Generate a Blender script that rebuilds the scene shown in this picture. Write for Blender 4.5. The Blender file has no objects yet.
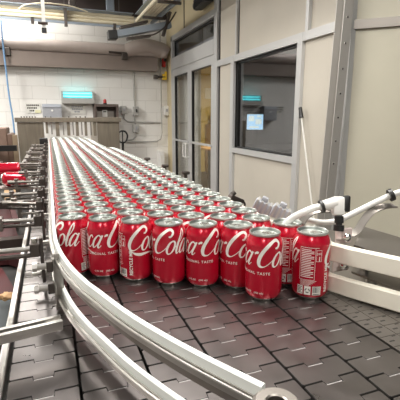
import bpy, bmesh, math, random
from mathutils import Vector, Matrix
random.seed(7)
sc = bpy.context.scene
COL = sc.collection
R = math.radians

# ------------------------------------------------------------------ camera, world, exposure
PITCH, YAW = 11.7, 20.45
CAM = Vector((0, 0, 1.319))
cd = bpy.data.cameras.new('camera'); cam = bpy.data.objects.new('camera', cd); COL.objects.link(cam)
cam.location = CAM; cam.rotation_euler = (R(90 - PITCH), 0, -R(YAW))
cd.sensor_width = 36; cd.lens = 36; cd.clip_start = 0.02; cd.clip_end = 60
sc.camera = cam
w = bpy.data.worlds.new('world'); sc.world = w; w.use_nodes = True
w.node_tree.nodes['Background'].inputs[0].default_value = (.8, .85, 1, 1)
w.node_tree.nodes['Background'].inputs[1].default_value = 0.15
sc.view_settings.view_transform = 'Standard'; sc.view_settings.look = 'None'
sc.view_settings.gamma = 1; sc.view_settings.exposure = 0.2
sc.view_settings.use_curve_mapping = False

def area(name, loc, sx, sy, power, col=(1, .97, .92), rot=(0, 0, 0)):
    l = bpy.data.lights.new(name, 'AREA'); l.shape = 'RECTANGLE'; l.size = sx; l.size_y = sy
    l.energy = power; l.color = col
    o = bpy.data.objects.new(name, l); COL.objects.link(o); o.location = loc; o.rotation_euler = rot
    return o
LAMPS = [(-1.5, -1.6), (-1.5, 1.6), (-.45, 6.1), (0.6, -1.6), (0.6, .4), (0.6, 1.9), (-2.1, 4.6)]  # the last one is added to brighten the back wall
POW = [28, 54, 50, 28, 40, 40, 185]
CEIL = 3.7
for i, (x, y) in enumerate(LAMPS):
    area('ceiling_light_glow', (x, y, CEIL - .33), .5, 1.25, POW[i])
area('inner_room_glow', (3.4, 6.4, 2.25), .6, 1.2, 85, (1, .86, .55))

# ------------------------------------------------------------------ materials
MATS = {}
def mat(name, col, rough=.5, metal=0, coat=0, emit=None, estr=0, noise=0, nscale=20, bump=0, stretch=None, spec=.5, aniso=0):
    if name in MATS: return MATS[name]
    m = bpy.data.materials.new(name); m.use_nodes = True; nt = m.node_tree
    b = nt.nodes['Principled BSDF']
    b.inputs['Base Color'].default_value = (*col, 1); b.inputs['Roughness'].default_value = rough
    b.inputs['Metallic'].default_value = metal; b.inputs['Coat Weight'].default_value = coat
    b.inputs['Coat Roughness'].default_value = .08
    b.inputs['Specular IOR Level'].default_value = spec
    if emit: b.inputs['Emission Color'].default_value = (*emit, 1); b.inputs['Emission Strength'].default_value = estr
    if noise or bump:
        tc = nt.nodes.new('ShaderNodeTexCoord'); mp = nt.nodes.new('ShaderNodeMapping')
        mp.inputs['Scale'].default_value = stretch or (1, 1, 1)
        n = nt.nodes.new('ShaderNodeTexNoise'); n.inputs['Scale'].default_value = nscale; n.inputs['Detail'].default_value = 5
        nt.links.new(tc.outputs['Object'], mp.inputs[0]); nt.links.new(mp.outputs[0], n.inputs['Vector'])
        if noise:
            cr = nt.nodes.new('ShaderNodeValToRGB')
            cr.color_ramp.elements[0].position = .3; cr.color_ramp.elements[1].position = .7
            cr.color_ramp.elements[0].color = (*[c * (1 - noise) for c in col], 1)
            cr.color_ramp.elements[1].color = (*[min(1, c * (1 + noise)) for c in col], 1)
            nt.links.new(n.outputs['Fac'], cr.inputs[0]); nt.links.new(cr.outputs[0], b.inputs['Base Color'])
            mr = nt.nodes.new('ShaderNodeMapRange'); mr.inputs[3].default_value = max(.03, rough - .08); mr.inputs[4].default_value = min(1, rough + .1)
            nt.links.new(n.outputs['Fac'], mr.inputs[0]); nt.links.new(mr.outputs[0], b.inputs['Roughness'])
        if bump:
            bp = nt.nodes.new('ShaderNodeBump'); bp.inputs['Strength'].default_value = bump; bp.inputs['Distance'].default_value = .002
            nt.links.new(n.outputs['Fac'], bp.inputs['Height']); nt.links.new(bp.outputs[0], b.inputs['Normal'])
    MATS[name] = m; return m

def glass(name, tint, base=.06, gain=.9):
    m = bpy.data.materials.new(name); m.use_nodes = True; nt = m.node_tree; nt.nodes.clear()
    o = nt.nodes.new('ShaderNodeOutputMaterial'); mx = nt.nodes.new('ShaderNodeMixShader')
    t = nt.nodes.new('ShaderNodeBsdfTransparent'); g = nt.nodes.new('ShaderNodeBsdfGlossy')
    t.inputs[0].default_value = (*tint, 1); g.inputs['Roughness'].default_value = .015
    ge = nt.nodes.new('ShaderNodeNewGeometry'); d = nt.nodes.new('ShaderNodeVectorMath'); d.operation = 'DOT_PRODUCT'
    nt.links.new(ge.outputs['Incoming'], d.inputs[0]); nt.links.new(ge.outputs['Normal'], d.inputs[1])
    def mth(op, a, b=None):
        n = nt.nodes.new('ShaderNodeMath'); n.operation = op
        for i, v in enumerate((a, b)):
            if v is None: continue
            if isinstance(v, (int, float)): n.inputs[i].default_value = v
            else: nt.links.new(v, n.inputs[i])
        return n.outputs[0]
    f = mth('ADD', mth('MULTIPLY', mth('POWER', mth('SUBTRACT', 1, mth('ABSOLUTE', d.outputs['Value'])), 5), gain), base)
    nt.links.new(f, mx.inputs[0]); nt.links.new(t.outputs[0], mx.inputs[1]); nt.links.new(g.outputs[0], mx.inputs[2])
    nt.links.new(mx.outputs[0], o.inputs[0]); return m

def block_wall(name, col, mortar):
    m = bpy.data.materials.new(name); m.use_nodes = True; nt = m.node_tree; b = nt.nodes['Principled BSDF']
    tc = nt.nodes.new('ShaderNodeTexCoord'); sp = nt.nodes.new('ShaderNodeSeparateXYZ'); cb = nt.nodes.new('ShaderNodeCombineXYZ')
    nt.links.new(tc.outputs['Object'], sp.inputs[0]); nt.links.new(sp.outputs[0], cb.inputs[0]); nt.links.new(sp.outputs[2], cb.inputs[1])
    br = nt.nodes.new('ShaderNodeTexBrick'); br.inputs['Scale'].default_value = 1
    br.inputs['Brick Width'].default_value = .4; br.inputs['Row Height'].default_value = .2
    br.inputs['Mortar Size'].default_value = .006; br.inputs['Mortar Smooth'].default_value = .6
    br.inputs['Color1'].default_value = (*col, 1); br.inputs['Color2'].default_value = (*[c * .95 for c in col], 1)
    br.inputs['Mortar'].default_value = (*mortar, 1)
    nt.links.new(cb.outputs[0], br.inputs[0]); nt.links.new(br.outputs[0], b.inputs['Base Color'])
    bp = nt.nodes.new('ShaderNodeBump'); bp.inputs['Strength'].default_value = .5; bp.inputs['Distance'].default_value = .004; bp.invert = True
    nt.links.new(br.outputs['Fac'], bp.inputs['Height']); nt.links.new(bp.outputs[0], b.inputs['Normal'])
    b.inputs['Roughness'].default_value = .6; return m

M_block = block_wall('white_block', (.84, .825, .79), (.70, .685, .65))
M_cream = mat('cream_panel', (.53, .49, .42), .5, noise=.04, nscale=3)
M_yel = mat('yellow_cream_panel', (.62, .53, .34), .5, noise=.05, nscale=3)
M_alu = mat('aluminium', (.56, .56, .555), .42, .35)
M_floor = mat('floor_concrete', (.09, .07, .06), .5, noise=.3, nscale=4)
M_ceil = mat('ceiling_dark', (.05, .04, .035), .9, noise=.3, nscale=3)
M_plain = mat('plain_wall', (.55, .53, .49), .7)
M_steel = mat('stainless_steel', (.56, .54, .51), .30, 1)
M_steeld = mat('dull_stainless', (.30, .275, .25), .40, 1)
M_brush = mat('brushed_guard_steel', (.27, .235, .185), .45, .7, noise=.12, nscale=8, stretch=(6, 6, .6))
M_chain = mat('chain_plate_steel', (.20, .182, .176), .30, .95, noise=.07, nscale=25)
M_chainmat = mat('chain_mat_dark', (.15, .135, .12), .42, .7)
M_hinge = mat('hinge_pin_highlight', (.36, .34, .33), .5, .6)  # lighter than the plates: highlight on the hinge pins put into the colour
M_black = mat('black_plastic', (.012, .012, .012), .35)
M_gap = mat('dark_underside', (.02, .017, .015), .7)
M_uhmw = mat('white_wear_plastic', (.70, .72, .69), .42, noise=.03, nscale=30)
M_ivory = mat('ivory_wear_plastic', (.86, .825, .71), .42, noise=.02, nscale=30)
M_red = mat('can_red', (.50, .004, .024), .22, .30, coat=.6, spec=.5)
M_can = mat('can_aluminium', (.80, .80, .77), .26, 1)
M_lid = mat('can_lid_aluminium', (.60, .62, .59), .33, .9)
M_score = mat('can_lid_recess', (.42, .46, .43), .38, 1)
M_white = mat('white_print', (.82, .79, .74), .35, coat=.3)
M_dprint = mat('black_print', (.03, .025, .025), .4)
M_wplast = mat('white_plastic', (.80, .79, .76), .35)
M_grey = mat('grey_paint', (.36, .37, .40), .45, noise=.06)
M_boxgrey = mat('conduit_grey', (.45, .44, .42), .45, .3)
M_pipe = mat('taupe_pipe', (.50, .43, .395), .45, noise=.06, nscale=5)
M_band = mat('brown_band', (.235, .19, .165), .6, noise=.08, nscale=5)
M_cond = mat('cream_conduit', (.78, .70, .52), .45, noise=.08, nscale=6)
M_blue = mat('blue_grey_steel', (.33, .38, .44), .45, .4)
M_brown = mat('brown_paint', (.17, .10, .07), .6, noise=.3, nscale=8)
M_maroon = mat('maroon_plastic', (.06, .008, .009), .7, noise=.25, nscale=9)
M_tan = mat('tan_material', (.42, .25, .12), .7, noise=.2, nscale=20)
M_hose = mat('blue_hose', (.18, .33, .55), .4)
M_yellow = mat('yellow_valve', (.75, .50, .03), .4)
M_redp = mat('red_paint', (.45, .02, .02), .4)
M_teal = mat('teal_tube', (.3, .8, .8), .4, emit=(.16, .72, .80), estr=1.15)
M_diff = mat('lamp_diffuser', (.9, .9, .9), .5, emit=(1, .97, .92), estr=5)
M_screen = mat('screen_glow', (.4, .6, .8), .3, emit=(.50, .80, 1.0), estr=1.3)
M_screen2 = mat('screen_light_field', (.8, .8, .8), .3, emit=(.85, .92, .80), estr=1.2)
M_clear = mat('pinkish_clear_plate', (.72, .60, .57), .15, .1)
M_sign = mat('sign_white', (.78, .77, .72), .5)
M_signy = mat('sign_yellow_tint', (.72, .70, .45), .5)
M_chrome = mat('chrome', (.85, .84, .82), .06, 1)
M_inner = mat('inner_yellow_wall', (.68, .55, .22), .7)
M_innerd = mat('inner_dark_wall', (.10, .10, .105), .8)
G_win = glass('window_glass', (.80, .82, .85), .13)
G_door = glass('door_glass', (.93, .94, .93), .09)

M_clamp = mat('clamp_dark', (.12, .105, .095), .38, .9)

# ------------------------------------------------------------------ helpers
def link(name, bm, m, parent=None, smooth=False):
    me = bpy.data.meshes.new(name)
    bmesh.ops.recalc_face_normals(bm, faces=bm.faces[:])
    bm.to_mesh(me); bm.free()
    for k in (m if isinstance(m, (list, tuple)) else [m]): me.materials.append(k)
    if smooth:
        for p in me.polygons: p.use_smooth = True
        me.set_sharp_from_angle(angle=R(38))
    o = bpy.data.objects.new(name, me); COL.objects.link(o)
    if parent: o.parent = parent
    return o
def empty(name, loc=(0, 0, 0), rz=0):
    o = bpy.data.objects.new(name, None); COL.objects.link(o); o.location = loc; o.rotation_euler = (0, 0, rz)
    o.empty_display_size = .05; return o
def tag(o, label, cat, group=None, kind=None):
    o['label'] = label; o['category'] = cat
    if group: o['group'] = group
    if kind: o['kind'] = kind
    return o
def struct(name, bm, m, parent=None):
    o = link(name, bm, m, parent)
    if not parent: o['kind'] = 'structure'
    return o
def NB(): return bmesh.new()
def box(bm, x0, x1, y0, y1, z0, z1, mi=0, mtx=None, bev=0):
    vs = [bm.verts.new((x, y, z)) for x in (x0, x1) for y in (y0, y1) for z in (z0, z1)]
    if mtx:
        for v in vs: v.co = mtx @ v.co
    fs = []
    for q in ((0, 1, 3, 2), (4, 6, 7, 5), (0, 4, 5, 1), (2, 3, 7, 6), (0, 2, 6, 4), (1, 5, 7, 3)):
        f = bm.faces.new([vs[i] for i in q]); f.material_index = mi; fs.append(f)
    if bev:
        es = list({e for f in fs for e in f.edges})
        bmesh.ops.bevel(bm, geom=es, offset=bev, segments=2, profile=.5, affect='EDGES')
    return bm
def frame_mtx(p0, p1, upv=Vector((0, 0, 1))):
    p0 = Vector(p0); p1 = Vector(p1); d = (p1 - p0).normalized()
    if abs(d.dot(upv)) > .98: upv = Vector((0, 1, 0))
    s = d.cross(upv).normalized(); u = s.cross(d)
    return Matrix(((d.x, s.x, u.x, p0.x), (d.y, s.y, u.y, p0.y), (d.z, s.z, u.z, p0.z), (0, 0, 0, 1))), (p1 - p0).length
def bar(bm, p0, p1, wd, ht, mi=0, bev=0, upv=Vector((0, 0, 1))):
    m, L = frame_mtx(p0, p1, upv)
    return box(bm, 0, L, -wd / 2, wd / 2, -ht / 2, ht / 2, mi, m, bev)
def cyl(bm, p0, p1, r0, r1=None, n=16, mi=0):
    r1 = r0 if r1 is None else r1
    m, L = frame_mtx(p0, p1)
    a = [bm.verts.new(m @ Vector((0, r0 * math.cos(t), r0 * math.sin(t)))) for t in [2 * math.pi * i / n for i in range(n)]]
    b = [bm.verts.new(m @ Vector((L, r1 * math.cos(t), r1 * math.sin(t)))) for t in [2 * math.pi * i / n for i in range(n)]]
    for i in range(n):
        f = bm.faces.new((a[i], a[(i + 1) % n], b[(i + 1) % n], b[i])); f.material_index = mi
    f = bm.faces.new(a); f.material_index = mi; f = bm.faces.new(b[::-1]); f.material_index = mi
    return bm
def catmull(pts, n=8):
    out = []; P = [Vector(p) for p in pts]
    for i in range(len(P) - 1):
        p0 = P[max(i - 1, 0)]; p1 = P[i]; p2 = P[i + 1]; p3 = P[min(i + 2, len(P) - 1)]
        for k in range(n):
            t = k / n
            out.append(.5 * ((2 * p1) + (p2 - p0) * t + (2 * p0 - 5 * p1 + 4 * p2 - p3) * t * t + (3 * p1 - p0 - 3 * p2 + p3) * t ** 3))
    out.append(P[-1]); return out
def tube(bm, pts, r, n=12, smooth=True, mi=0):
    ps = catmull(pts) if smooth else [Vector(p) for p in pts]
    rings = []
    u = None
    for i, p in enumerate(ps):
        d = (ps[min(i + 1, len(ps) - 1)] - ps[max(i - 1, 0)]).normalized()
        if u is None:
            u = Vector((0, 0, 1)) if abs(d.z) < .9 else Vector((0, 1, 0))
        s = d.cross(u).normalized(); u = s.cross(d).normalized()
        rings.append([bm.verts.new(p + (s * math.cos(t) + u * math.sin(t)) * r) for t in [2 * math.pi * k / n for k in range(n)]])
    for a, b in zip(rings, rings[1:]):
        for k in range(n):
            f = bm.faces.new((a[k], a[(k + 1) % n], b[(k + 1) % n], b[k])); f.material_index = mi
    bm.faces.new(rings[0][::-1]); bm.faces.new(rings[-1]); return bm
def lathe(bm, prof, n=32, c=(0, 0), mi=None, z0=0):
    rings = []
    for r, z in prof:
        if r < 1e-6: rings.append([bm.verts.new((c[0], c[1], z + z0))])
        else: rings.append([bm.verts.new((c[0] + r * math.cos(2 * math.pi * k / n), c[1] + r * math.sin(2 * math.pi * k / n), z + z0)) for k in range(n)])
    for j, (a, b) in enumerate(zip(rings, rings[1:])):
        for k in range(n):
            if len(a) == 1 and len(b) == 1: continue
            if len(a) == 1: f = bm.faces.new((a[0], b[(k + 1) % n], b[k]))
            elif len(b) == 1: f = bm.faces.new((a[k], a[(k + 1) % n], b[0]))
            else: f = bm.faces.new((a[k], a[(k + 1) % n], b[(k + 1) % n], b[k]))
            if mi: f.material_index = mi[j]
    return bm
def prism(bm, poly, z0, z1, mi=0, inset=0, mtx=None):
    """vertical prism of an XY polygon; with inset>0 the top face is a little smaller"""
    a = [bm.verts.new((x, y, z0)) for x, y in poly]
    cx = sum(p[0] for p in poly) / len(poly); cy = sum(p[1] for p in poly) / len(poly)
    b = [bm.verts.new((x, y, z1)) for x, y in poly]
    if mtx:
        for v in a + b: v.co = mtx @ v.co
    n = len(poly)
    for i in range(n):
        f = bm.faces.new((a[i], a[(i + 1) % n], b[(i + 1) % n], b[i])); f.material_index = mi
    f = bm.faces.new(b); f.material_index = mi
    f = bm.faces.new(a[::-1]); f.material_index = mi
    return bm
def sweep(bm, path, prof, mi=0):
    """path: list of 2D points (outer boundary line); prof: closed list of (s,z), s to the right of travel"""
    n = len(path); rings = []
    for i in range(n):
        a = Vector(path[max(i - 1, 0)]); b = Vector(path[min(i + 1, n - 1)])
        d = (b - a).normalized(); r = Vector((d.y, -d.x)); p = Vector(path[i])
        rings.append([bm.verts.new((p.x + r.x * s, p.y + r.y * s, z)) for s, z in prof])
    k = len(prof)
    for a, b in zip(rings, rings[1:]):
        for j in range(k):
            f = bm.faces.new((a[j], a[(j + 1) % k], b[(j + 1) % k], b[j])); f.material_index = mi
    f = bm.faces.new(rings[0]); f.material_index = mi; f = bm.faces.new(rings[-1][::-1]); f.material_index = mi
    return bm
# pixel ray -> point, used only to place things at their real distance
_fw = Vector((math.sin(R(YAW)) * math.cos(R(PITCH)), math.cos(R(YAW)) * math.cos(R(PITCH)), -math.sin(R(PITCH))))
_rt = Vector((math.cos(R(YAW)), -math.sin(R(YAW)), 0)); _up = _rt.cross(_fw)
def ray(x, y): return _fw + _rt * ((x - 200) / 400) - _up * ((y - 200) / 400)
def onX(x, y, X): r = ray(x, y); return CAM + r * (X / r.x)
def onY(x, y, Y): r = ray(x, y); return CAM + r * (Y / r.y)
def onZ(x, y, Z): r = ray(x, y); return CAM + r * ((Z - CAM.z) / r.z)

# ------------------------------------------------------------------ room shell
WX, WY = 2.0, 7.0
struct('floor', box(NB(), -4.2, 6, -4, 10.6, -.1, 0), M_floor)
struct('ceiling', box(NB(), -4.2, 6, -4, 10.6, CEIL, CEIL + .1), M_ceil)
struct('wall_back', box(NB(), -4.2, WX, WY, WY + .15, 0, CEIL), M_block)
struct('wall_left', box(NB(), -4.3, -4.2, -4, WY + .15, 0, CEIL), M_plain)
struct('wall_front', box(NB(), -4.2, 6, -4.1, -4, 0, CEIL), M_plain)
# right wall: panels round the door and the window
D0, D1, DT = 4.80, 6.66, 2.55        # door opening in Y, top of transom
W0, W1, WZ0, WZ1 = 2.99, 4.22, .97, 1.92
bm = NB()
T = .1
box(bm, WX, WX + T, D1, WY + .15, 0, 3.05, 0)
box(bm, WX, WX + T, 4.74, D0, 0, 3.05, 0)
box(bm, WX, WX + T, W1, 4.74, 0, DT, 0)
box(bm, WX, WX + T, W0, W1, 0, WZ0, 0)
box(bm, WX, WX + T, W0, W1, WZ1, CEIL, 0)
box(bm, WX, WX + T, 2.37, W0, 0, CEIL, 0)
box(bm, WX, WX + T, W1, 4.74, DT, CEIL, 0)
struct('wall_right', bm, M_cream)
bm = NB()
box(bm, WX, WX + T, D0, D1, DT, CEIL); box(bm, WX, WX + T, D1, WY, 3.05, CEIL); box(bm, WX, WX + T, 4.74, D0, 3.05, CEIL)
box(bm, WX - .004, WX, 6.64, WY, 0, CEIL)
box(bm, WX - .004, WX, 4.85, 6.64, DT + .06, CEIL)
struct('wall_right_door_side', bm, M_yel)
# angled wall right of the post
dv = Vector((.74, -.67, 0)).normalized(); B0 = Vector((WX, 2.37, 0)); nv = Vector((dv.y, -dv.x, 0))
def ang(bm, s0, s1, z0, z1, t0, t1, mi=0):
    pts = [B0 + dv * s0 + nv * t0, B0 + dv * s1 + nv * t0, B0 + dv * s1 + nv * t1, B0 + dv * s0 + nv * t1]
    return prism(bm, [(p.x, p.y) for p in pts], z0, z1, mi)
struct('wall_angled', ang(NB(), 0, 3.2, 0, CEIL, -.1, 0), mat('cream_panel_warm', (.53, .50, .40), .5, noise=.04, nscale=3))
bm = NB(); ang(bm, 0, 3.2, 1.905, 1.965, 0, .02)
struct('trim_1', bm, M_steeld)
for i, (s, z) in enumerate(((.05, 1.45), (.12, 1.43), (.05, 1.37), (.12, 1.35))):
    p = B0 + dv * s + nv * .001
    if i == 0: bm = NB()
    cyl(bm, p, p + nv * .003, .004, n=8)
struct('trim_2', bm, M_boxgrey)
for v in range(0): pass
# mullions and rails of the right wall (aluminium)
bm = NB(); X0, X1 = WX - .03, WX + .01
box(bm, X0, X1, 4.70, 4.80, 0, 3.4)                   # main mullion by the door
box(bm, X0, X1, 4.22, 4.30, 0, 1.99)                  # left of window
box(bm, X0, X1, 4.16, 4.19, 1.99, 3.4)
box(bm, X0, X1, 2.92, 2.99, 0, 1.99)                  # right of window
box(bm, X0, X1, 2.85, 2.89, 1.99, 3.4)
box(bm, X0 + .002, X1, 2.45, 4.70, 1.92, 1.99)        # long head rail
box(bm, X0, X1, 2.99, 4.22, .92, .975)                # sill rail
box(bm, X0, X1, 2.35, 2.45, 0, 3.6)
struct('trim_3', bm, M_alu)
bm = NB()
box(bm, WX - .004, WX + .005, 4.66, 4.699, 0, 3.4); box(bm, WX - .004, WX + .005, 4.145, 4.158, 1.99, 3.4)
box(bm, WX - .004, WX + .005, 4.665, 4.70, 1.99, 2.02)
struct('trim_4', bm, M_gap)
# window
wn = empty('window_1', (0, 0, 0)); wn['kind'] = 'structure'
bm = NB()
box(bm, WX + .01, WX + .05, W1 - .035, W1, WZ0, WZ1); box(bm, WX + .01, WX + .05, W0, W0 + .02, WZ0, WZ1)
box(bm, WX + .01, WX + .05, W0, W1, WZ0, WZ0 + .02); box(bm, WX + .01, WX + .05, W0, W1, WZ1 - .02, WZ1)
link('window_frame', bm, M_black, wn)
link('window_pane', box(NB(), WX + .028, WX + .032, W0, W1, WZ0, WZ1), G_win, wn)
# door set
dr = empty('door_1', (0, 0, 0)); dr['kind'] = 'structure'
bm = NB()
box(bm, X0, X1 + .05, D1 - .08, D1, 0, DT + .05); box(bm, X0, X1 + .05, D0, D1, DT - .03, DT + .05)
box(bm, X0 - .003, X1 + .05, D0, D1 - .08, 2.08, 2.26)
link('door_frame', bm, M_alu, dr)
bm = NB(); box(bm, X1, X1 + .02, D0, D1 - .08, DT - .055, DT - .03); box(bm, X1, X1 + .02, D1 - .10, D1 - .08, 2.26, DT - .03)
link('transom_gasket', bm, M_black, dr)
link('transom_pane', box(NB(), X1 + .02, X1 + .024, D0, D1 - .08, 2.26, DT - .03), G_win, dr)
mid = 5.74
for nm, a, b in (('far', mid + .004, D1 - .085), ('near', D0 + .01, mid - .004)):
    bm = NB(); xa, xb = X0 + .005, X1 + .01
    box(bm, xa, xb, a, a + .085, .01, 2.075); box(bm, xa, xb, b - .085, b, .01, 2.075)
    box(bm, xa, xb, a + .085, b - .085, .01, .25); box(bm, xa, xb, a + .085, b - .085, 1.97, 2.075)
    lf = link('door_leaf', bm, M_alu, dr)
    bm = NB(); g = .012
    for (p, q, r_, s_) in ((a + .085, a + .085 + g, .25, 1.97), (b - .085 - g, b - .085, .25, 1.97)): box(bm, xa + .004, xb - .004, p, q, r_, s_)
    box(bm, xa + .004, xb - .004, a + .09, b - .09, 1.955, 1.97)
    link('glazing_gasket', bm, M_black, lf)
    link('door_pane', box(NB(), X1 - .012, X1 - .008, a + .085, b - .085, .25, 1.97), G_door, lf)
    bm = NB(); bar(bm, (xa - .012, a + .03, .955), (xa - .012, b - .03, .955), .02, .028)
    link('push_bar', bm, M_alu, lf)
    if nm == 'far':
        bm = NB(); tube(bm, [(xa, a + .05, .93), (xa - .05, a + .05, .93), (xa - .05, a + .05, .72), (xa, a + .05, .72)], .011, smooth=False)
        tube(bm, [(xa - .05, a + .05, .93), (xa - .05, a + .17, .93), (xa - .05, a + .17, .72), (xa - .05, a + .05, .72)], .009, smooth=False)
        link('pull_handle', bm, M_wplast, lf)
# rooms seen through the glass
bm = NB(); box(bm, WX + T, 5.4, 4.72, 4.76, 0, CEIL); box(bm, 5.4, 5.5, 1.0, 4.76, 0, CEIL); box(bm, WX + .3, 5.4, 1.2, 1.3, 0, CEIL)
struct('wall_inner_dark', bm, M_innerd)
bm = NB(); box(bm, WX + .12, 5.4, 9.2, 9.3, 0, CEIL); box(bm, 5.4, 5.5, 4.76, 9.3, 0, CEIL); box(bm, WX + .0, WX + .1, WY + .15, 9.3, 0, CEIL)
struct('wall_inner_yellow', bm, M_inner)
bm = NB(); box(bm, WX + .16, WX + .2, 5.86, 6.9, 0, 2.3)  # added grey board standing in for the reflection in the far leaf
box(bm, WX + .11, 5.4, 4.8, 9.2, 2.32, 2.36)  # added soffit darkening the transom in place of its reflection
struct('reflection_backing', bm, mat('reflection_backing_grey', (.7, .68, .64), .6))
# brown band and pipe on the back wall
bm = NB(); bar(bm, (-4.1, 6.90, 2.18), (1.78, 6.90, 2.18), .2, .215)  # plain brown box along the wall below the pipe
tag(link('wall_band', bm, M_band), 'long dull brown band under the taupe pipe on the back wall', 'band')
bm = NB(); tube(bm, [(-4.1, 6.86, 2.385), (0, 6.86, 2.385), (1.35, 6.86, 2.385), (1.95, 6.86, 2.385)], .095, 20, smooth=False)
t_ = link('wall_pipe', bm, M_pipe, smooth=True); tag(t_, 'thick taupe pipe running level along the white block wall', 'pipe')
bm = NB(); tube(bm, [(1.28, 6.86, 2.37), (1.42, 6.82, 2.43), (1.6, 6.8, 2.46), (1.85, 6.8, 2.42), (1.93, 6.8, 2.36)], .11, 20)
link('elbow', bm, M_pipe, t_, True)

# ------------------------------------------------------------------ ceiling lights (out of frame, they light the hall and show in the cans)
for i, (x, y) in enumerate(LAMPS):
    e = empty('ceiling_light', (x, y, CEIL - .3)); side = 'left' if x < 0 else 'right'; i2 = i % 3
    tag(e, 'added unseen strip light at the far left that brightens the back wall' if i == 6 else 'white strip light under the ceiling, %s row, %s' % (side, ['furthest from the back wall', 'the middle one', 'the one nearest the back wall'][i % 3]), 'ceiling light', 'ceiling strip lights')
    link('housing', box(NB(), -.28, .28, -.65, .65, .0, .08), M_wplast, e)
    link('diffuser', box(NB(), -.25, .25, -.62, .62, -.02, -.001), M_diff, e)
    bm = NB(); cyl(bm, (0, -.4, .08), (0, -.4, .3), .006); cyl(bm, (0, .4, .08), (0, .4, .3), .006)
    link('hanger', bm, M_boxgrey, e)

# ------------------------------------------------------------------ conveyor
YF = 4.30
LX0, LP = -.068, .0838
cv = empty('conveyor', (0.2, 1.5, 0)); tag(cv, 'wide stainless conveyor with flat plate chain lanes carrying the red cans', 'conveyor')
cv.location = (0, 0, 0)
bm = NB()
box(bm, -.085, .50, -.25, YF - .06, .955, .984); box(bm, .5001, .80, -.25, .93, .955, .984)
link('bed', bm, M_gap, cv)
bm = NB(); box(bm, -.083, -.0725, -.25, YF, .93, 1.006, bev=.002)
link('side_frame', bm, M_steel, cv)
bm = NB()
for y in (-.1, 1.3, 2.7, 4.1):
    for x in (-.05, .72): box(bm, x - .03, x + .03, y - .03, y + .03, 0, .955)
for i, y in enumerate((-.1, 1.3, 2.7, 4.1)):
    for x in (-.05, .72):
        pass
bm.free()
for y in (-.1, 1.3, 2.7, 4.1):
    for x in (-.05, .46): link('leg', box(NB(), x - .025, x + .025, y - .025, y + .025, 0, .955), M_steeld, cv)
def tile(bm, x0, y0, p, wd, tg=.0075, gap=.0023, z=1.0, mi=0):
    a, b = x0 + wd * .34, x0 + wd * .66; x1 = x0 + wd; y1 = y0 + p - gap; s = -.0015
    poly = [(x0 + .002, y0), (a, y0), (a + .001, y0 - tg), (b - .001, y0 - tg), (b, y0 - s), (x1 - .002, y0 - s), (x1, y0 + .003), (x1, y1 - s - .002), (x1 - .002, y1 - s),
            (b, y1 - s), (b - .001, y1 - tg), (a + .001, y1 - tg), (a, y1), (x0 + .002, y1), (x0, y1 - .002), (x0, y0 + .002)]
    # chamfered top
    n = len(poly); c = .0004
    def ins(i):
        p0, p1, p2 = Vector(poly[i - 1]), Vector(poly[i]), Vector(poly[(i + 1) % n])
        d1 = (p1 - p0).normalized(); d2 = (p2 - p1).normalized(); n1 = Vector((-d1.y, d1.x)); n2 = Vector((-d2.y, d2.x))
        q = (n1 + n2); q = q / max(.4, q.length_squared) * 2
        return p1 + q * c
    A = [bm.verts.new((x, y, z - .004)) for x, y in poly]; Bv = [bm.verts.new((x, y, z - c)) for x, y in poly]
    Cv = [bm.verts.new((*ins(i), z)) for i in range(n)]
    for i in range(n):
        j = (i + 1) % n
        bm.faces.new((A[i], A[j], Bv[j], Bv[i])).material_index = 2; bm.faces.new((Bv[i], Bv[j], Cv[j], Cv[i])).material_index = 2
    bm.faces.new(Cv).material_index = mi
PT = .0385
for k in range(6):
    bm = NB(); x0 = LX0 + k * LP; off = (k * .37 % 1) * PT
    y = -.2 - off
    while y < YF:
        tile(bm, x0, y, PT, LP - .0034)
        w_ = LP - .0034
        if y < 2.2: box(bm, x0 + w_ * .36, x0 + w_ * .64, y - .0092, y - .0076, .9955, .9995, 1)
        y += PT
    link('chain_lane', bm, [M_chain, M_hinge, M_gap], cv)
# narrow slotted side chain on the right
bm = NB(); y = -.2; bs = NB()
while y < .9:
    for i in range(3): 
        x0 = .4375 + i * .0325
        box(bm, x0, x0 + .0315, y, y + .0245, .994, .9990)
    y += .0255
y = -.2
while y < .9:
    for i in range(3):
        x0 = .4375 + i * .0325
        box(bs, x0 + .006, x0 + .015, y + .011, y + .0135, .9990, .9993)
        box(bs, x0 + .020, x0 + .027, y + .0215, y + .0235, .9990, .9993)
    y += .0255
lane = link('side_chain', bm, M_chainmat, cv); link('slot', bs, M_gap, lane)
lane.children[0]['kind'] = 'stuff'
bm = NB(); box(bm, .5365, .80, -.25, .92, .984, .997, bev=.001)
link('side_plate', bm, M_steeld, cv)

# ------------------------------------------------------------------ left guide rails
CUR = [(0, 4.3), (0, 3.2), (0, 2.2), (0, 1.5), (-.0003, 1.2), (-.0003, 1.0), (0, .816), (.004, .713), (.017, .618), (.034, .546), (.051, .494), (.073, .430), (.096, .376), (.121, .325), (.149, .274), (.1565, .261)]
path = [(p.x, p.y) for p in catmull([(a, b, 0) for a, b in CUR], 7)]
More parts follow.
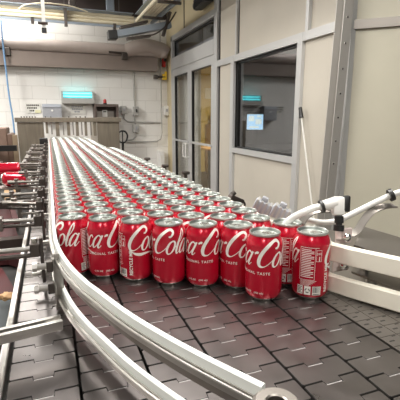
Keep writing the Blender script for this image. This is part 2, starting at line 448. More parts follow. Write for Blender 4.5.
# the path is the belt-side face; positive s lies outside, away from the cans
def rail_white(z):
    return sweep(NB(), path, [(.0005, z - .001), (.0015, z), (.0058, z), (.0070, z - .001), (.0072, z - .0115), (.0072, z - .020), (0, z - .020)])
def rail_steel(z):
    return sweep(NB(), path, [(.0073, z - .011), (.0088, z - .0095), (.0104, z - .0095), (.0104, z - .0125), (.0122, z - .0125), (.0122, z - .0100), (.0140, z - .0100), (.0148, z - .011), (.0148, z - .0165), (.0073, z - .0175)])
def rail_web(z):
    return sweep(NB(), path, [(.0030, z - .0201), (.0072, z - .0201), (.0072, z - .031), (.0030, z - .031)])
for nm, z in (('upper', 1.100), ('lower', 1.037)):
    e = empty('guide_rail', (0, 0, 0))
    tag(e, '%s of the two curved left guide rails, white strip with steel backing' % nm, 'guide rail', 'curved guide rails left of the cans')
    link('wear_strip', rail_white(z), M_uhmw, e); link('rail_backing', rail_steel(z), M_steel, e)
    if nm == 'upper': link('rail_web', rail_web(z), M_steeld, e)
# end post with round cap
pc = onZ(277, 402, 1.104)
bm = NB(); cyl(bm, (pc.x, pc.y, .9995), (pc.x, pc.y, 1.085), .011, n=24)
e = link('rail_end_post', bm, M_steel, smooth=True); tag(e, 'round steel pivot post at the near end of the curved rails', 'post')
bm = NB(); lathe(bm, [(.0070, 1.095), (.0075, 1.1035), (.0090, 1.1045), (.0165, 1.1045), (.0195, 1.1015), (.0195, 1.086), (.0070, 1.086), (.0070, 1.095)], 32, (pc.x, pc.y))
link('ring_cap', bm, M_steeld, e, False)
bm = NB(); cyl(bm, (pc.x, pc.y, 1.0852), (pc.x, pc.y, 1.094), .0058, n=6); link('bolt', bm, M_clamp, e)

# ------------------------------------------------------------------ right guide rails
RA = Vector((.464, .56)); RD = Vector((.0555, -.105)).normalized()
back = [(.366, 4.3), (.370, 3.3), (.425, 2.5), (.445, 1.9), (.447, 1.2), (.447, .85), (.452, .72)]
RPTS = [(a, b, 0) for a, b in back] + [(.464, .60, 0), (*(RA + RD * .03), 0), (*(RA + RD * .15), 0), (*(RA + RD * .35), 0), (*(RA + RD * .62), 0)]
rpath = [(p.x, p.y) for p in catmull([(a, b, 0) for a, b in back] + [(.4640, .62, 0)], 6)] + [(p[0], p[1]) for p in RPTS[-4:]]
rpath.insert(-4, (RA.x, RA.y + .008))
for nm, z0, z1 in (('upper', 1.062, 1.095), ('lower', 1.003, 1.036)):
    bm = sweep(NB(), rpath, [(0, z0 + .002), (-.002, z0), (-.011, z0), (-.013, z0 + .002), (-.013, z1 - .003), (-.010, z1), (-.003, z1), (0, z1 - .003)])
    o = link('guide_rail', bm, M_ivory, smooth=True)
    tag(o, '%s of the two plain ivory plastic rails right of the last can' % nm, 'guide rail', 'ivory rails right of the cans')

# ------------------------------------------------------------------ cans
def can_body(n=40):
    return lathe(NB(), [(0, .004), (.021, .0035), (.0225, .0005), (.0245, 0.0), (.0262, .0015), (.0300, .0065), (.0319, .0105), (.0329, .0155), (.0331, .020), (.0331, .1005), (.0327, .1035), (.0313, .1075), (.0290, .1125), (.0270, .1162), (.0266, .1175)], n,
                 mi=[1, 1, 1, 1, 1, 0, 0, 0, 0, 0, 0, 0, 0, 0])
def can_lid(n=40):
    return lathe(NB(), [(.0266, .1176), (.0275, .1185), (.0279, .1205), (.0272, .1219), (.0261, .1219), (.0254, .1208), (.0246, .1165), (.0236, .1150), (.0228, .1158), (.0222, .1172), (.0, .1174)], n,
                 mi=[0, 0, 0, 0, 0, 1, 1, 1, 0, 0])
def can_tab():
    bm = NB(); z = .1177
    def ell(cx, cy, rx, ry, n, z0, z1, hole=None):
        o = [(cx + rx * math.cos(t), cy + ry * math.sin(t)) for t in [2 * math.pi * i / n for i in range(n)]]
        if not hole: prism(bm, o, z0, z1); return
        hx, hy, hrx, hry = hole
        h = [(hx + hrx * math.cos(t), hy + hry * math.sin(t)) for t in [2 * math.pi * i / n for i in range(n)]]
        V = [[bm.verts.new((*p, zz)) for p in L] for L in (o, h) for zz in (z0, z1)]
        for i in range(n):
            j = (i + 1) % n
            bm.faces.new((V[0][i], V[0][j], V[1][j], V[1][i])); bm.faces.new((V[1][i], V[1][j], V[3][j], V[3][i])); bm.faces.new((V[3][i], V[3][j], V[2][j], V[2][i]))
    ell(.0, .006, .0075, .0115, 20, z, z + .0014, (0, .0105, .0045, .0045))
    lathe(bm, [(.0028, .1177), (.0028, .1197), (0, .1200)], 12)
    return bm
def can_score():
    bm = NB(); n = 20; z = .11755
    o = [(.0095 * math.cos(2 * math.pi * i / n), -.0105 + .0085 * math.sin(2 * math.pi * i / n)) for i in range(n)]
    h = [(.0083 * math.cos(2 * math.pi * i / n), -.0105 + .0073 * math.sin(2 * math.pi * i / n)) for i in range(n)]
    V = [bm.verts.new((*p, z)) for p in o]; W = [bm.verts.new((*p, z)) for p in h]
    for i in range(n): bm.faces.new((V[i], V[(i + 1) % n], W[(i + 1) % n], W[i]))
    return bm
# ---- script lettering: brush strokes (x, y, width) on an upright grid
def S(*p): return list(p)
STROKES = [
    # first C with its long underline ribbon
    S((1.30, 1.50, .10), (1.52, 1.52, .20), (1.62, 1.80, .22), (1.36, 2.00, .20), (1.00, 1.98, .22), (.55, 1.68, .32), (.20, 1.15, .36), (.12, .60, .34), (.35, .14, .20), (.75, .05, .09), (1.15, .28, .06), (1.45, .62, .05)),
    S((.28, .06, .03), (.62, -.14, .06), (1.05, -.40, .20), (1.6, -.50, .28), (2.1, -.42, .20), (2.65, -.42, .12), (3.2, -.58, .05), (3.7, -.86, .02)),
    # o
    S((1.92, .98, .10), (1.62, .80, .20), (1.50, .42, .24), (1.66, .08, .14), (1.95, .06, .10), (2.18, .36, .20), (2.18, .76, .20), (1.92, .98, .10)),
    # c
    S((2.98, .80, .12), (2.80, .98, .10), (2.56, .80, .20), (2.44, .42, .25), (2.60, .08, .14), (2.88, .08, .07), (3.12, .34, .05)),
    # a
    S((3.86, .86, .10), (3.56, .98, .12), (3.28, .70, .22), (3.20, .32, .22), (3.36, .06, .12), (3.62, .22, .08), (3.84, .66, .08)),
    S((3.98, .98, .20), (3.88, .60, .22), (3.80, .20, .20), (3.94, .04, .10), (4.14, .22, .05)),
    # hyphen
    S((4.22, 1.02, .16), (4.40, 1.12, .20), (4.56, 1.08, .14)),
    # second C
    S((5.98, 1.48, .10), (6.20, 1.50, .20), (6.32, 1.80, .22), (6.06, 2.02, .20), (5.66, 1.98, .24), (5.20, 1.64, .34), (4.88, 1.06, .36), (4.82, .54, .34), (5.04, .12, .20), (5.44, .05, .09), (5.84, .30, .06), (6.12, .62, .05)),
    # o
    S((6.60, .98, .10), (6.30, .80, .20), (6.18, .42, .24), (6.34, .08, .14), (6.63, .06, .10), (6.86, .36, .20), (6.86, .76, .20), (6.60, .98, .10)),
    # l
    S((6.94, .55, .05), (7.32, 1.00, .06), (7.58, 1.60, .12), (7.50, 1.98, .12), (7.30, 1.78, .14), (7.20, 1.10, .24), (7.18, .40, .24), (7.32, .05, .12), (7.54, .22, .05)),
    # a
    S((8.20, .86, .10), (7.90, .98, .12), (7.64, .70, .22), (7.56, .32, .22), (7.72, .06, .12), (7.96, .22, .08), (8.18, .66, .08)),
    S((8.32, .98, .20), (8.22, .60, .22), (8.15, .20, .20), (8.28, .04, .10), (8.56, .34, .04)),
]
RC = .0331
def wrap(u, v, off=.00018):
    a = u / RC; r = RC + off
    if v > .1005:
        pr = [(.0331, .1005), (.0327, .1035), (.0313, .1075), (.0290, .1125), (.0270, .1162)]
        for (r0, z0), (r1, z1) in zip(pr, pr[1:]):
            if z0 <= v <= z1: r = r0 + (r1 - r0) * (v - z0) / (z1 - z0) + off * 1.6
    return Vector((r * math.sin(a), -r * math.cos(a), v))
UN = .0187; U0 = -4.50 * UN; V0 = .0655; YS = 1.24
def logo_mesh():
    bm = NB()
    for st in STROKES:
        if max(q[1] for q in st) < 1.1 and min(q[1] for q in st) > -.05: st = [(q[0], q[1] * 1.16, q[2]) for q in st]
        if min(q[1] for q in st) < -.5: st = [(q[0], q[1] * .62, q[2] * .9) for q in st]
        ps = catmull(st, 5)
        prev = None
        for i, p in enumerate(ps):
            a = ps[max(i - 1, 0)]; b = ps[min(i + 1, len(ps) - 1)]
            d = Vector((b.x - a.x, b.y - a.y)); d = d.normalized() if d.length > 1e-6 else Vector((1, 0))
            n = Vector((-d.y, d.x)) * max(p.z, .07) * .5
            pair = []
            for s in (1, -1):
                x = p.x + n.x * s; y = p.y + n.y * s
                x += y * .38
                pair.append(bm.verts.new(wrap(U0 + x * UN, V0 + y * UN * YS)))
            if prev: bm.faces.new((prev[0], prev[1], pair[1], pair[0]))
            prev = pair
    return bm
def text_bm(bm, s, size, u, v, rot=0, stretch=1.0, bold=.0):
    cu = bpy.data.curves.new('t', 'FONT'); cu.body = s; cu.size = size; cu.resolution_u = 2; cu.offset = bold; cu.space_character = stretch
    to = bpy.data.objects.new('t', cu); COL.objects.link(to)
    bpy.context.view_layer.update()
    me = bpy.data.meshes.new_from_object(to.evaluated_get(bpy.context.evaluated_depsgraph_get()))
    bpy.data.objects.remove(to)
    vs = [bm.verts.new(wrap(u + (x.co.x * math.cos(rot) - x.co.y * math.sin(rot)), v + (x.co.x * math.sin(rot) + x.co.y * math.cos(rot)), .0002)) for x in me.vertices]
    for p in me.polygons:
        try: bm.faces.new([vs[i] for i in p.vertices])
        except ValueError: pass
    bpy.data.meshes.remove(me)
def patch(bm, u0, u1, v0, v1, off=.00018, mi=0):
    n = max(1, int((u1 - u0) / .003))
    for i in range(n):
        a = u0 + (u1 - u0) * i / n; b = u0 + (u1 - u0) * (i + 1) / n
        f = bm.faces.new([bm.verts.new(wrap(*q, off)) for q in ((a, v0), (b, v0), (b, v1), (a, v1))]); f.material_index = mi
def print_meshes():
    out = {}
    bm = NB()
    text_bm(bm, 'ORIGINAL TASTE', .0066, -.034, .0520, 0, 1.3, .0001)
    out['taste_text'] = bm; bm = NB()
    text_bm(bm, '12 FL OZ', .0042, -.022, .0165, 0, 1.1, .0001)
    text_bm(bm, '(355 mL)', .0042, .002, .0165, 0, 1.1, .0001)
    out['volume_text'] = bm; bm = NB()
    text_bm(bm, 'RECYCLE ME', .0088, -.0730, .016, math.pi / 2, 1.0, .0003)
    out['recycle_text'] = bm; bm = NB()
    # fact panel: frame and fine print lines
    x0, x1 = .0830, .1155
    for (a, b, c, d) in ((x0, x1, .098, .0988), (x0, x0 + .0006, .040, .0985), (x0 + .026, x0 + .0266, .040, .0985), (x0, x0 + .0266, .0395, .0401)): patch(bm, a, b, c, d)
    v = .094
    k = 0
    while v > .042:
        patch(bm, x0 + .002, x0 + (.024 if k % 3 else .019), v, v + .0013); v -= .0031; k += 1
    for i in range(5): patch(bm, x0 + .002, x0 + .03 - i * .003, .0375 - i * .0021, .0382 - i * .0021)
    out['fact_panel'] = bm; bm = NB()
    # measure panel
    for (a, b, c, d) in ((.111, .1205, .094, .0946), (.111, .1205, .074, .0746), (.111, .1116, .074, .0945), (.1199, .1205, .074, .0945)): patch(bm, a, b, c, d)
    text_bm(bm, '240', .006, .1112, .086); text_bm(bm, '1', .012, .1135, .0745, 0, 1, .0003)
    out['measure_panel'] = bm; bm = NB()
    for a, b in ((.080, .0905), (.093, .104), (.107, .122)): patch(bm, a, b, .012, .028)
    out['label_boxes'] = bm
    return out
def print_dark():
    bm = NB()
    u = .108
    while u < .1205:
        w_ = random.choice((.0004, .0007, .0011)); patch(bm, u, u + w_, .0165, .0272, .00035); u += w_ + random.choice((.0005, .0009))
    patch(bm, .1085, .1205, .0133, .0146, .00035)
    for i in range(5): patch(bm, .081, .0895 - (i % 2) * .002, .0140 + i * .0027, .0152 + i * .0027, .00035)
    # recycling arrows
    cx, cy = .0985, .020
    for k in range(3):
        a0 = R(90 + 120 * k + 15)
        pts = [(cx + .0045 * math.cos(a0 + R(t)), cy + .0045 * math.sin(a0 + R(t))) for t in (0, 30, 60, 85)]
        pin = [(cx + .0028 * math.cos(a0 + R(t)), cy + .0028 * math.sin(a0 + R(t))) for t in (0, 30, 60, 85)]
        for i in range(3):
            bm.faces.new([bm.verts.new(wrap(*q, .00035)) for q in (pts[i], pts[i + 1], pin[i + 1], pin[i])])
    return bm
_b = link('can', can_body(), [M_red, M_can], None, True); ME_body = _b.data
_l = link('lid', can_lid(), [M_lid, M_score], None, True); ME_lid = _l.data
_t = link('pull_tab', can_tab(), M_can); ME_tab = _t.data
_s = link('opening', can_score(), M_score); ME_sc = _s.data
_g = link('script_logo', logo_mesh(), M_white); ME_logo = _g.data
_d = link('barcode_print', print_dark(), M_dprint)
PR = {k: link(k, v, M_white) for k, v in print_meshes().items()}
proto = dict(lid=_l, pull_tab=_t, opening=_s, script_logo=_g, barcode_print=_d, **PR)
def place_can(x, y, z, face, lidrot, label, group, full=2, tilt=None):
    """face: direction (deg, 0 = towards -Y, + = towards +X) the middle of the logo points to"""
    b = _b.copy(); COL.objects.link(b); b.name = 'can'; b.location = (x, y, z); b.rotation_euler = (0, 0, R(face))
    if tilt: b.rotation_euler = tilt
    tag(b, label, 'can', group)
    l = proto['lid'].copy(); l.name = 'lid'; COL.objects.link(l); l.parent = b; l.rotation_euler = (0, 0, R(lidrot))
    for nm in ('pull_tab', 'opening'):
        t = proto[nm].copy(); t.name = nm; COL.objects.link(t); t.parent = l
    if full:
        for nm in ['script_logo', 'barcode_print'] + list(PR):
            t = proto[nm].copy(); t.name = nm; COL.objects.link(t); t.parent = b
    return b
CZ = 1.0003
FR = [  # x, y, facing of logo centre, label
    (.036, .843, -120, 'red cola can at the left end of the front, tucked against the curved rail'),
    (.092, .806, -8, 'red cola can second from the left rail in the front line'),
    (.151, .766, 102, 'front red cola can showing RECYCLE ME upright beside the start of its script'),
    (.2075, .722, -83, 'front red cola can between the RECYCLE ME can and the middle can'),
    (.2655, .691, -38, 'fifth red cola can from the left in the front line'),
    (.322, .663, -77, 'red cola can third from the right in the front line of upright cans'),
    (.345, .600, -62, 'red cola can standing furthest forward, left of the nutrition label can'),
    (.412, .647, 150, 'red cola can half hidden behind and between the two nearest cans on right'),
    (.428, .577, 147, 'rightmost red can turned to show its white nutrition panel and barcode'),
]
def xr(Y):
    for (a, b), (c, d) in zip(((0, .442), (1.2, .442), (1.6, .422), (2.0, .418), (2.6, .390), (3.2, .345), (5, .33)), ((1.2, .442), (1.6, .422), (2.0, .418), (2.6, .390), (3.2, .345), (5, .33), (9, .33))):
        if a <= Y < c: return b + (d - b) * (Y - a) / (c - a)
    return .33
pts = [[x, y, True, f, -1, i] for i, (x, y, f, _) in enumerate(FR)]
colx = [.036 + .0577 * k for k in range(8)]
starts = [.843, .806, .766, .722, .691, .663, .660, .647]
def railx(y):
    B = [(.366, 4.6), (.370, 3.3), (.425, 2.5), (.445, 1.9), (.447, 1.2), (.447, .72), (.462, .6), (.6, -1)][::-1]
    for (x0, y0), (x1, y1) in zip(B, B[1:]):
        if y0 <= y <= y1: return x0 + (x1 - x0) * (y - y0) / (y1 - y0)
    return .366
for k in range(7):
    j = 1; y = starts[k] + (.067 if k != 6 else .030)
    while y < 4.25:
        s = (xr(y) - .0) / .442
        x = colx[k]
        if x <= railx(y) - .028:
            pts.append([x + random.uniform(-.0015, .0015), y + random.uniform(-.002, .002), False, None, k, j])
        y += .0667; j += 1
# settle: push overlapping cans apart
DM = .0666
for it in range(260):
    pts.sort(key=lambda p: p[1])
    for i in range(len(pts)):
        for j in range(i + 1, len(pts)):
            if pts[j][1] - pts[i][1] > DM: break
            dx = pts[j][0] - pts[i][0]; dy = pts[j][1] - pts[i][1]; d = math.hypot(dx, dy)
            if d < DM and d > 1e-6:
                fi, fj = pts[i][2], pts[j][2]
                wgt = (.25 if fi else 1, .25 if fj else 1); tot = sum(wgt); q = (DM - d) / d / tot
                pts[i][0] -= dx * q * wgt[0]; pts[i][1] -= dy * q * wgt[0]; pts[j][0] += dx * q * wgt[1]; pts[j][1] += dy * q * wgt[1]
    for p in pts:
        if not p[2]: p[0] = max(.0340, p[0]); p[0] = min(p[0], railx(p[1]) - .0338)
for (x, y, f, lab) in [(p[0], p[1], FR[p[5]][2], FR[p[5]][3]) for p in sorted([p for p in pts if p[2]], key=lambda p: p[5])]:
    place_can(x, y, CZ, f, random.uniform(0, 360), lab, 'cola cans on the conveyor', 2)
rest = sorted([p for p in pts if not p[2]], key=lambda p: math.hypot(p[0], p[1]))
rest = [p for p in rest if p[1] < 4.25]
ORD = ['', 'first', 'second', 'third', 'fourth', 'fifth', 'sixth', 'seventh', 'eighth', 'ninth', 'tenth', 'eleventh', 'twelfth', 'thirteenth', 'fourteenth', 'fifteenth', 'sixteenth', 'seventeenth', 'eighteenth', 'nineteenth', 'twentieth']
TENS = {20: 'twenty', 30: 'thirty', 40: 'forty', 50: 'fifty', 60: 'sixty'}
def ordn(n):
    if n <= 20: return ORD[n]
    t = n // 10 * 10; u = n % 10
    return TENS[t] + '-' + ORD[u] if u else TENS[t][:-1] + 'ieth'
NI = 290
colname = ['column against the left rail', 'second column from the left rail', 'third column from the left rail', 'fourth column from the left rail',
           'third column from the right rail', 'second column from the right rail', 'column against the right rail']
cnt = {}
for i, p in enumerate(rest[:NI]):
    k = p[4]; cnt[k] = cnt.get(k, 1) + 1
    lab = 'red cola can standing %s from the front in the %s' % (ordn(cnt[k]), colname[k])
    place_can(p[0], p[1], CZ, random.choice((-40, -10, 15, 50, 100, 180, 240)), random.uniform(0, 360), lab, 'cola cans on the conveyor', 1 if i < 16 else 0)
bm = NB()
for p in rest[NI:]:
    lathe(bm, [(.025, 0), (.0331, .014), (.0331, .1005), (.0313, .1075), (.027, .1165), (.0275, .1205), (.0268, .1219), (.0258, .1215), (.0246, .1165), (.0225, .1172), (0, .1174)], 16, (p[0], p[1]), [0, 0, 0, 0, 1, 1, 1, 1, 1, 1], CZ)
o = link('far_cans', bm, [M_red, M_lid], None, True)
tag(o, 'mass of small red cola cans furthest down the belt, under the steel hood', 'cans', 'far cans', 'stuff')
# two cans lying beside the belt on a small tray
for q in [_b, _l, _t, _s, _g, _d] + list(PR.values()): bpy.data.objects.remove(q)

exec_later = []
# ------------------------------------------------------------------ left guide-rail brackets
ys = [.775, 1.005, 1.18, 1.37, 1.62, 1.92, 2.26, 2.62, 3.0, 3.4, 3.8]
nmz = ['nearest', 'second nearest', 'third nearest', 'fourth nearest', 'fifth nearest', 'sixth nearest', 'sixth from the hood', 'fifth from the hood', 'fourth from the hood', 'third from the hood', 'the furthest one']
for i, y in enumerate(ys):
    e = empty('rail_bracket', (-.028, y, 1.0)); tag(e, 'steel rod arm bracket on the left rail, %s' % nmz[i], 'bracket', 'rod arm brackets on the left rail')
    L = [.26, .30, .10, .115, .12, .10, .12, .11, .12, .11, .11][i]; dyy = [.01, .035, .06, .0, .02, 0, .03, 0, .02, 0, 0][i]
    zz = .079
    link('post', box(NB(), -.003, .003, -.008, .008, .012, .100, bev=.001), M_clamp, e)
    bm = NB(); cyl(bm, (.008, 0, zz), (-L, dyy, zz), .0048, n=14); link('rod', bm, M_steel if i < 2 else M_steeld, e, True)
    bm = NB(); cyl(bm, (.004, .001, zz - .013), (-L, dyy, zz - .013), .0042, n=10); link('lower_rod', bm, M_clamp, e, True)
    bm = NB(); box(bm, -.020, -.003, -.010, .010, zz - .014, zz + .011, bev=.0015); link('clamp_block', bm, M_clamp, e)
    bm = NB(); cyl(bm, (-.012, 0, zz + .011), (-.012, 0, zz + .020), .0055, n=6); link('knob', bm, M_steel, e)
    bm = NB(); cyl(bm, (-.003, 0, .03), (-.020, -.003, .03), .0045, n=10); link('bolt', bm, M_steel, e)
    for z_ in (.086, .030): link('rail_clip', box(NB(), .0031, .0130, -.005, .005, z_, z_ + .006), M_steel, e)
    if i >= 2:
        bm = NB(); prism(bm, [(-.06, -.035 + dyy * .5), (-.02, -.012), (-.004, .0), (-.02, .004), (-.06, -.028 + dyy * .5)], .055, .060); link('gusset', bm, M_steeld, e)
        bm = NB(); cyl(bm, (-L + .02, dyy, zz - .02), (-L + .02, dyy, zz + .012), .008, n=10); cyl(bm, (-L - .01, dyy, zz), (-L + .045, dyy, zz), .008, .006, n=10)
        link('rod_end', bm, M_steeld, e, True)
    if i < 2:
        bm = NB(); box(bm, -.103, -.088, dyy * .3 - .012, dyy * .3 + .012, zz - .022, zz + .010, bev=.002); link('collar', bm, M_steeld, e)

# big near bracket with extruded arm
e = empty('rail_post_bracket', (-.006, .555, 1.0)); tag(e, 'large steel angle bracket with slotted extruded arm at the near rail bend', 'bracket')
bp = onZ(58.5, 254, 1.097) - Vector((-.006, .555, 1.0))
bm = NB(); box(bm, bp.x - .008, bp.x + .005, bp.y - .003, bp.y, .004, .099, bev=.001); box(bm, bp.x - .010, bp.x - .007, bp.y - .014, bp.y - .0031, .004, .094, bev=.001)
link('upright_plate', bm, M_steel, e)
m_, L_ = frame_mtx((.004, .0, .033), (-.26, -.042, .033))
bm = NB(); box(bm, 0, L_, -.010, .010, -.005, .004, 0, m_, .001); box(bm, 0, L_, -.011, -.0045, .004, .009, 0, m_); box(bm, 0, L_, .0045, .011, .004, .009, 0, m_)
link('extruded_arm', bm, M_steel, e)
bm = NB(); box(bm, .02, L_ - .01, -.0042, .0042, .0041, .0046, 0, m_); link('slot', bm, M_gap, e)
for zz in (.081, .043):
    bm = NB(); cyl(bm, (bp.x - .010, bp.y - .008, zz), (bp.x - .034, bp.y - .006, zz), .0050, n=12); cyl(bm, (bp.x - .034, bp.y - .006, zz), (bp.x - .041, bp.y - .0055, zz), .0075, n=6)
    link('bolt', bm, M_steel, e)
    link('clamp_block', box(NB(), bp.x - .020, bp.x - .0101, bp.y - .014, bp.y, zz - .009, zz + .009, bev=.0015), M_clamp, e)

# right-hand small brackets down the far side
for i, (px, py) in enumerate(((136, 158), (152, 165), (171, 172))):
    p = onZ(px, py, 1.118); e = empty('rail_clamp', (p.x + .050, p.y, .985)); 
    tag(e, 'small dark rail clamp beyond the right edge of the cans, %s of three' % ['furthest', 'middle', 'nearest'][i], 'clamp', 'small clamps on the far right rail')
    link('clamp_post', box(NB(), 0, .012, -.006, .006, -.001, .128, bev=.001), M_clamp, e)
    link('clamp_cap', box(NB(), -.006, .022, -.010, .010, .121, .133, bev=.003), M_clamp, e)

# ------------------------------------------------------------------ gear behind the right rails
def p_at(px, py, X=None, Y=None, Z=None):
    return onX(px, py, X) if X is not None else onY(px, py, Y) if Y is not None else onZ(px, py, Z)
# mounting plates
for nm, z, dz in (('upper', 1.088, 0), ('lower', 1.036, 0)):
    a = RA + RD * .005; s = Vector((-RD.y, RD.x)); 
    q = [onZ(350, 245, 1.09), onZ(363, 226, 1.09), onZ(420, 243, 1.09), onZ(420, 268, 1.09)]
    poly = [(v.x + (.012 if i in (0, 3) else .004), v.y + (.004 if i in (0, 3) else 0)) for i, v in enumerate(q)]
    sc_ = 1.0
    b = NB(); prism(b, poly, z - .004, z)
    o = link('mounting_plate', b, mat('plate_steel', (.17, .155, .14), .4, .8) if nm == 'upper' else M_steeld); tag(o, '%s flat dull steel plate behind the ivory rails' % nm, 'plate', 'steel plates behind the ivory rails')
    rel = [(.5185, .555), ]
pp = Vector(((onZ(375, 240, 1.09)).x, (onZ(375, 240, 1.09)).y, 0))
bm = NB(); cyl(bm, (pp.x, pp.y, .9975), (pp.x, pp.y, 1.032), .010, n=16); o = link('plate_standoff', bm, M_steel, smooth=True)
tag(o, 'short round steel standoff under the lower plate behind the ivory rails', 'standoff')
pp = onZ(364, 268, 1.040); bm = NB(); cyl(bm, (pp.x, pp.y, 1.0362), (pp.x, pp.y, 1.052), .0065, n=12); cyl(bm, (pp.x, pp.y, 1.0362), (pp.x, pp.y, 1.043), .010, n=6)
o = link('plate_bolt', bm, M_chrome); tag(o, 'shiny bolt on the lower plate between the ivory rails', 'bolt')
# ball knobs on clear plates
for nm, (px, py), Z in (('upper', (347, 237), 1.103), ('lower', (344, 265), 1.052)):
    c = onY(px, py, .575); e = empty('ball_knob', (c.x, c.y, c.z)); tag(e, '%s chrome ball knob on a pinkish square plate beside the rightmost can' % nm, 'knob', 'chrome ball knobs')
    bm = NB(); lathe(bm, [(0, -.008), (.004, -.0075), (.0075, -.003), (.008, 0), (.0072, .0035), (.004, .0073), (0, .008)], 20); link('ball', bm, M_chrome, e, True)
    bm = NB(); box(bm, -.018, .020, .009, .012, -.016, .014, bev=.002); link('backing_plate', bm, M_clear, e)
    bm = NB(); cyl(bm, (0, .007, 0), (0, .014, 0), .003); link('stem', bm, M_steel, e)
# white elbow fitting with black cap, connector, tube
c = onY(336, 203, .60)
e = empty('elbow_fitting', c); tag(e, 'white elbow tube fitting with black end cap above the rightmost can', 'fitting')
def cr(dx, dy, d=0):   # offset in the plane facing the hall: pixels -> metres at this depth
    k = (c - CAM).dot(_fw) / 400
    return (_rt * dx - _up * dy) * k + _fw * d
bm = NB(); cyl(bm, cr(-14, 3), cr(0, -.5), .0095, .0115, n=20); bar(bm, cr(2, -6.5), cr(2.2, 12.5), .020, .024, bev=.006, upv=_rt); link('elbow_body', bm, M_wplast, e, True)
bm = NB(); bar(bm, cr(10.2, -7.5, -.002), cr(9.4, 9, -.002), .022, .0105, bev=.004, upv=_rt); link('end_cap', bm, M_black, e, True)
bm = NB(); cyl(bm, cr(3, 13), cr(3, 20), .0085, n=18); cyl(bm, cr(3, 20), cr(3, 22), .0060, n=14); cyl(bm, cr(3, 22), cr(2.6, 28), .0098, n=18); link('connector', bm, M_black, e, True)
bm = NB(); cyl(bm, cr(2.6, 28), cr(2.6, 36), .0065, n=14); link('stem', bm, M_clear, e, True)
bm = NB(); cyl(bm, cr(-13, 3), cr(-15.5, 3.8), .0125, n=18); link('collar', bm, M_black, e, True)
bm = NB(); tube(bm, [cr(-15, 3.6), cr(-22, 5), cr(-32, 9), cr(-42, 15, .01), cr(-48, 22, .02), cr(-50, 34, .03)], .0066, 12)
o = link('air_tube', bm, M_wplast, None, True); o.location = c; tag(o, 'white air tube curving from the elbow fitting down behind the right end cans', 'tube')
bm = NB(); tube(bm, [cr(-26, 17, .05), cr(-6, 21, .055), cr(12, 19, .055), cr(32, 9, .05), cr(52, -2, .04), cr(68, -10, .03), cr(84, -14, .02)], .0058, 12)
o = link('air_tube', bm, M_wplast, None, True); o.location = c; tag(o, 'long white air tube rising to the right edge behind the black connector', 'tube')
bm = NB(); cyl(bm, cr(61.5, -7.5, .033), cr(65, -9, .032), .0125, n=18)
o = link('tube_collar', bm, M_black, None, True); o.location = c; tag(o, 'black collar round the white tube at the right edge', 'collar')
def strip(bm, pts, wd, th):
    ps = catmull(pts, 6); rings = []
    wdir = (_fw * .5 - _rt * .6 + _up * .45).normalized()
    for i, p in enumerate(ps):
        d = (ps[min(i + 1, len(ps) - 1)] - ps[max(i - 1, 0)]).normalized(); n = d.cross(wdir).normalized()
        rings.append([bm.verts.new(p + wdir * (a * wd / 2) + n * (b * th / 2)) for a, b in ((-1, -1), (1, -1), (1, 1), (-1, 1))])
    for a, b in zip(rings, rings[1:]):
        for k in range(4): bm.faces.new((a[k], a[(k + 1) % 4], b[(k + 1) % 4], b[k]))
    bm.faces.new(rings[0]); bm.faces.new(rings[-1]); return bm
for nm, ps in (('behind the rightmost can', [cr(-33, 34, .03), cr(-31, 22, .03), cr(-25, 13, .03), cr(-16, 8.5, .03), cr(-4, 8, .03)]),
               ('at the right edge on the steel plate', [cr(23, 34, .045), cr(31, 29, .045), cr(38, 18, .045), cr(46, 9, .045), cr(58, 4, .045), cr(70, 3, .045)])):
    bm = strip(NB(), ps, .015, .003)
    o = link('arched_bracket', bm, M_steeld, None, True); o.location = c; tag(o, 'curved flat metal arm %s' % nm, 'bracket', 'arched arms under the white tubes')
# grey clamps behind the cans
for i, (px, py) in enumerate(((263, 207), (281, 213))):
    q = onY(px, py, [.80, .755][i]); e = empty('lever_clamp', q); e.rotation_euler = (0, R(0), R(-35))
    tag(e, 'grey ribbed lever clamp behind the right end cans, %s' % ['the one further from the white tube', 'the one next to the white tube'][i], 'clamp', 'grey clamps behind the right cans')
    bm = NB(); m2 = Matrix.Rotation(R(24), 4, 'Y')
    box(bm, -.022, .022, -.016, .016, -.014, .013, 0, m2, .003); link('body', bm, M_grey, e, True)
    bm = NB(); box(bm, -.011, .004, -.008, .008, .013, .024, 0, m2, .002); link('lever', bm, M_grey, e, True)
    bm = NB()
    for k in range(4): box(bm, -.019 + k * .0105, -.014 + k * .0105, -.018, .018, -.012, .0148, 0, m2)
    link('rib', bm, M_boxgrey, e)
    bm = NB(); cyl(bm, (0, 0, -.010), (0, 0, -q.z + .985), .005, n=10); link('clamp_post', bm, M_steeld, e)
q = onY(236, 199, 1.0); e = empty('lever_clamp', q); tag(e, 'small dark lever clamp between the cans and the cream wall', 'clamp', 'grey clamps behind the right cans')
bm = NB(); m2 = Matrix.Rotation(R(25), 4, 'Y'); box(bm, -.022, .022, -.012, .012, -.007, .007, 0, m2, .003); cyl(bm, (-.014, 0, .012), (-.004, 0, .02), .007, n=10); link('body', bm, M_clamp, e)
bm = NB(); tube(bm, [(.018, 0, -.008), (.026, 0, -.012), (.028, 0, -.02), (.022, 0, -.03)], .003, 8); link('hook', bm, M_clamp, e)
bm = NB(); cyl(bm, (0, 0, -.006), (0, 0, -q.z + .998), .005, n=10); link('clamp_post', bm, M_steeld, e)

